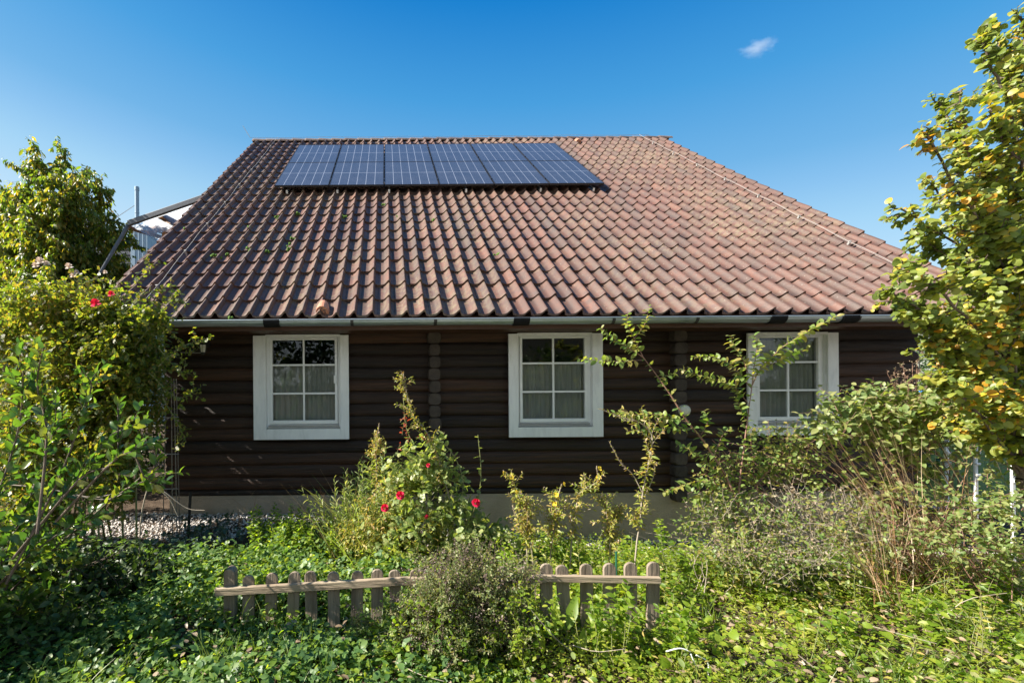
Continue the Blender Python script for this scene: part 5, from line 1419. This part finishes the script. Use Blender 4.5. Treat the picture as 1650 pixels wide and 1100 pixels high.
bare = lambda x, y: np.clip(1.25 - 1.3 * np.exp(-(((x - 2.0) / .34) ** 2 + ((y - 2.68) / .09) ** 2)) - 1.3 * np.exp(-(((x - 2.1) / .5) ** 2 + ((y - 2.40) / .10) ** 2)) - .9 * np.exp(-(((x - 3.2) / .5) ** 2 + ((y - 2.75) / .07) ** 2)) - .9 * np.exp(-(((x + .75) / .25) ** 2 + ((y - 2.5) / .12) ** 2)), 0, 1)
lf = lambda x, y: bare(x, y) * smooth(.9, .2, x) * (y < 4.25 - .35 * smooth(-.9, -1.8, x))
rt = lambda x, y: (.60 + .40 * np.sin(4.3 * x + 1.7 * y) * np.sin(3.1 * y - 2.6 * x + .7)) * bare(x, y) * smooth(-.1, .6, x) * (y < 5.15)
back_ = lambda x, y: (y < 4.62 - .55 * smooth(-.6, -1.3, x) + .45 * smooth(.0, 1.2, x) + .12 * np.sin(5 * x)) * 1.0
low = lambda x, y: 1 - .48 * np.exp(-((y - 2.82) / .22) ** 2) * (x > -1.25) * (x < 2.0)
cover('strawberry_cover', 'dark green strawberry leaves covering the ground left of the fence', [(-3.6, 1.0, 1.9, 4.6, 2600, 'l_gc_dark', 'tri', .055, .055, .13, 9, lf), (-3.6, 1.0, 1.9, 4.5, 700, 'l_gc_dark', 'oval', .045, .03, .20, 9, lf), (-1.6, 1.0, 1.9, 3.0, 260, 'l_gc', 'oval', .04, .024, .16, 9, lf)], 1)
cover('weed_cover', 'bright sunlit weeds covering the ground right of the fence', [(-.2, 5.8, 1.9, 5.15, 1500, 'l_gc', 'oval', .040, .023, .17, 11, rt), (-.2, 5.5, 1.9, 4.6, 1300, 'l_gc', 'tri', .042, .042, .13, 9, rt), (.0, 5.0, 1.9, 3.4, 2300, 'l_gc_y', 'small', .020, .011, .12, 24, rt), (.2, 5.2, 2.0, 4.6, 240, 'l_prim', 'lance', .05, .014, .26, 9, rt), (.4, 5.2, 2.0, 4.9, 260, 'l_vib', 'oval', .045, .022, .24, 8, rt), (1.2, 5.0, 2.3, 3.6, 420, 'l_gc', 'round', .048, .04, .17, 6, rt)], 2)
cover('shade_cover', 'dense low greenery between the picket fence and the gravel', [(-1.6, 2.0, 3.0, 4.75, 1200, 'l_gc', 'oval', .045, .025, .22, 10, back_), (-2.9, .2, 3.0, 4.5, 900, 'l_gc_dark', 'tri', .05, .05, .22, 8, back_), (.3, 4.8, 3.2, 5.25, 1300, 'l_gc', 'oval', .045, .026, .2, 9, back_)], 3)
pl = Plant(); n = 4200; x, y = rng.uniform(-1.8, 4.5, n), rng.uniform(1.95, 3.2, n); cl = np.sin(3.7 * x + 1) * np.sin(5 * y + 2.2 * x) > .15; x, y = x[cl], y[cl]; n = len(x)
pl.blades('l_grass', np.stack([x, y, ground_z(x, y)], -1), np.stack([rng.normal(0, .35, n), rng.normal(0, .3, n), np.ones(n)], -1), rng.uniform(.08, .30, n), .006, .5)
pl.build_stuff('grass_blades', 'thin grass blades scattered among the low weeds', 'grass')
n = 2600; pl = Plant(); x, y = rng.uniform(-1.5, 4.8, n), rng.uniform(2.0, 3.9, n)
pl.leaf('l_dry', np.stack([x, y, ground_z(x, y) + rng.uniform(.008, .12, n)], -1), np.stack([rng.normal(0, 1, n), rng.normal(0, 1, n), rng.normal(0, .2, n)], -1), np.array([0, 0, 1.]) + rng.normal(0, .4, (n, 3)), rng.uniform(.02, .05, n), rng.uniform(.01, .03, n), 'oval')
pl.build_stuff('leaf_litter', 'brown fallen leaves lying on the bare soil', 'leaf litter')
wd = 0
for i in range(120):
    x = rng.uniform(.7, 4.4); y = rng.uniform(2.35, 4.4)
    if not (1.0 < x / y * 1.0 + 1 < 2.45) or bare(np.array([x]), np.array([y]))[0] < .7: continue
    pl = Plant(); g = np.array([x, y, float(ground_z(x, y))]); hgt = rng.uniform(.2, .46); kind = i % 3
    for q in range(rng.integers(2, 5)):
        tw = pl.twig(g + rng.normal(0, .02, 3) * [1, 1, 0], (rng.normal(0, .22), rng.normal(0, .2), 1), hgt * rng.uniform(.7, 1.1), .003, 6, .14)
        pl.along(('l_gc', 'l_gc_y', 'l_prim')[kind], tw[1:], (.022, .014, .02)[kind], (.055, .03, .05)[kind], (.026, .012, .014)[kind], ('oval', 'lance', 'lance')[kind], pair=kind == 0, droop=.15, rnd=.6)
    pl.build('weed', g, ('upright nettle like weed standing in the sunny ground cover', 'feathery yellow green weed standing in the sunny ground cover', 'pale narrow leaved weed standing in the sunny ground cover')[kind], 'weed', 'gcane', 'stems', group=('nettle like weeds', 'feathery weeds', 'narrow leaved weeds')[kind])
# dead sticks on the ground
mb = MB()
for i in range(60):
    x, y = rng.uniform(-.6, 4.4), rng.uniform(2.3, 3.6); a = np.array([x, y, float(ground_z(x, y)) + rng.uniform(.02, .16)]); d = np.array([rng.normal(0, 1), rng.normal(0, .6), rng.normal(.1, .25)]); L = rng.uniform(.12, .38)
    mb.tube(curve(np.array([a, a + norm(d) * L * .5 + rng.normal(0, .015, 3), a + norm(d) * L]), 6), .003, .0012, k=4)
props(mb.build('dead_twigs', M['dcane'], None), 'thin dead twigs lying across the weeds', 'twigs', kind='stuff')
# soil clods
V, F = stones(900, 1.1, 3.6, 2.35, 2.85, .008, .026, lambda x, y: bare(x, y) < .75)
me = mesh_np('soil_clods', V, [F], True); me.materials.append(M['soil']); o = bpy.data.objects.new('soil_clods', me); sc.collection.objects.link(o); props(o, 'crumbled dark clods of earth on the bare patch', 'soil', kind='stuff')
# bent white plastic strip on the ground
mb = MB()
for pts in ([(1073, 1058), (1095, 1053), (1112, 1058)], [(1113, 1062), (1122, 1085), (1126, 1108)], [(1122, 1064), (1141, 1076), (1140, 1106)]):
    c = curve(np.array([P(x, y, 2.36) for x, y in pts]), 8)
    c[:, 2] += .03; mb.tube(c, .0038, k=5)
props(mb.build('bent_strip', M['plastic'], None, loc=P(1112, 1060, 2.36)), 'bent white plastic strip sticking out of the weeds at the bottom edge', 'plastic strip')

# ------------------------------------------------------------------ what the windows mirror: garden behind the camera
pl = Plant()
for i in range(17):
    x = -11 + i * 2.6; hi = 1.0 if x < 1 else .0; pl.bush('l_hedge', [((x, -9 + rng.normal(0, .6), 1.3 + rng.uniform(0, .7) + hi * 1.2), (1.6, 1.0, 1.6 + rng.uniform(0, .8) + hi * 1.3), 1)], 420, .8, .1, .24, .15, 'oval', tube=.3, shell=.2)
pl.build('rear_hedge', (2, -8, 0), 'loose green hedge across the garden, mirrored in the window panes', 'hedge', 'bark')
rh = thing('facing_house', (9, -15, 0), 'tan gabled house across the garden, mirrored in the middle window', 'house')
M['tan'] = pm('tan_render', [(.5, .34, .2), (.58, .41, .26)], 2, rough=.9)
mb = MB(); prof = [(4, -.3), (15, -.3), (15, 4.6), (9.5, 8), (4, 4.6)]
mb.add([(x, -16, z) for x, z in prof] + [(x, -24, z) for x, z in prof], [(0, 1, 2, 3, 4), (9, 8, 7, 6, 5)] + [((k + 1) % 5, k, k + 5, (k + 1) % 5 + 5) for k in range(5)]); mb.build('wall', M['tan'], rh)
mb = MB(); mb.bar((3.6, -20, 4.45), (9.5, -20, 8.1), 9, .15, up=(-.5, 0, 1)); mb.bar((15.4, -20, 4.45), (9.5, -20, 8.1), 9, .152, up=(.5, 0, 1)); mb.build('roof', M['slate'], rh)

# ------------------------------------------------------------------ small cloud
def cloud(px_, py_, D, rx, rz_):
    c = P(px_, py_, D); s = D / FPX
    mb = MB(); u, v = np.meshgrid(np.linspace(0, 2 * math.pi, 25)[:-1], np.linspace(.01, math.pi - .01, 13))
    W = np.stack([np.cos(u) * np.sin(v), np.sin(u) * np.sin(v), np.cos(v)], -1).reshape(-1, 3)
    mb.addn(c + W * np.array([rx * s, rx * s * .6, rz_ * s]), [np.array([(j * 24 + i, (j + 1) * 24 + i, (j + 1) * 24 + (i + 1) % 24, j * 24 + (i + 1) % 24) for j in range(12) for i in range(24)])])
    m, n, l, out = nmat('cloud_vapour')
    tc = n.new('ShaderNodeTexCoord'); nz = n.new('ShaderNodeTexNoise'); nz.inputs['Scale'].default_value = 1.9; nz.inputs['Detail'].default_value = 9; nz.inputs['Roughness'].default_value = .68
    mp = n.new('ShaderNodeMapping'); mp.inputs['Scale'].default_value = (1 / (rx * s), 1 / (rx * s * .6), 1 / (rz_ * s)); l.new(tc.outputs['Object'], mp.inputs[0])
    l.new(mp.outputs[0], nz.inputs['Vector'])
    ln = n.new('ShaderNodeVectorMath'); ln.operation = 'LENGTH'; l.new(mp.outputs[0], ln.inputs[0])
    a = n.new('ShaderNodeMapRange'); a.inputs[1].default_value = 1.0; a.inputs[2].default_value = .1; a.inputs[3].default_value = -.42; a.inputs[4].default_value = .12
    l.new(ln.outputs['Value'], a.inputs[0])
    b = n.new('ShaderNodeMath'); b.operation = 'ADD'; l.new(a.outputs[0], b.inputs[0]); l.new(nz.outputs[0], b.inputs[1])
    c_ = n.new('ShaderNodeMapRange'); c_.inputs[1].default_value = .42; c_.inputs[2].default_value = .75; c_.inputs[3].default_value = 0; c_.inputs[4].default_value = .06
    l.new(b.outputs[0], c_.inputs[0])
    pv = n.new('ShaderNodeVolumePrincipled'); pv.inputs['Color'].default_value = (.95, .95, .97, 1); l.new(c_.outputs[0], pv.inputs['Density']); pv.inputs['Anisotropy'].default_value = .3
    l.new(pv.outputs[0], out.inputs['Volume'])
    props(mb.build('cloud', m, None, loc=c), kind='structure')
cloud(1222, 76, 420, 55, 26)
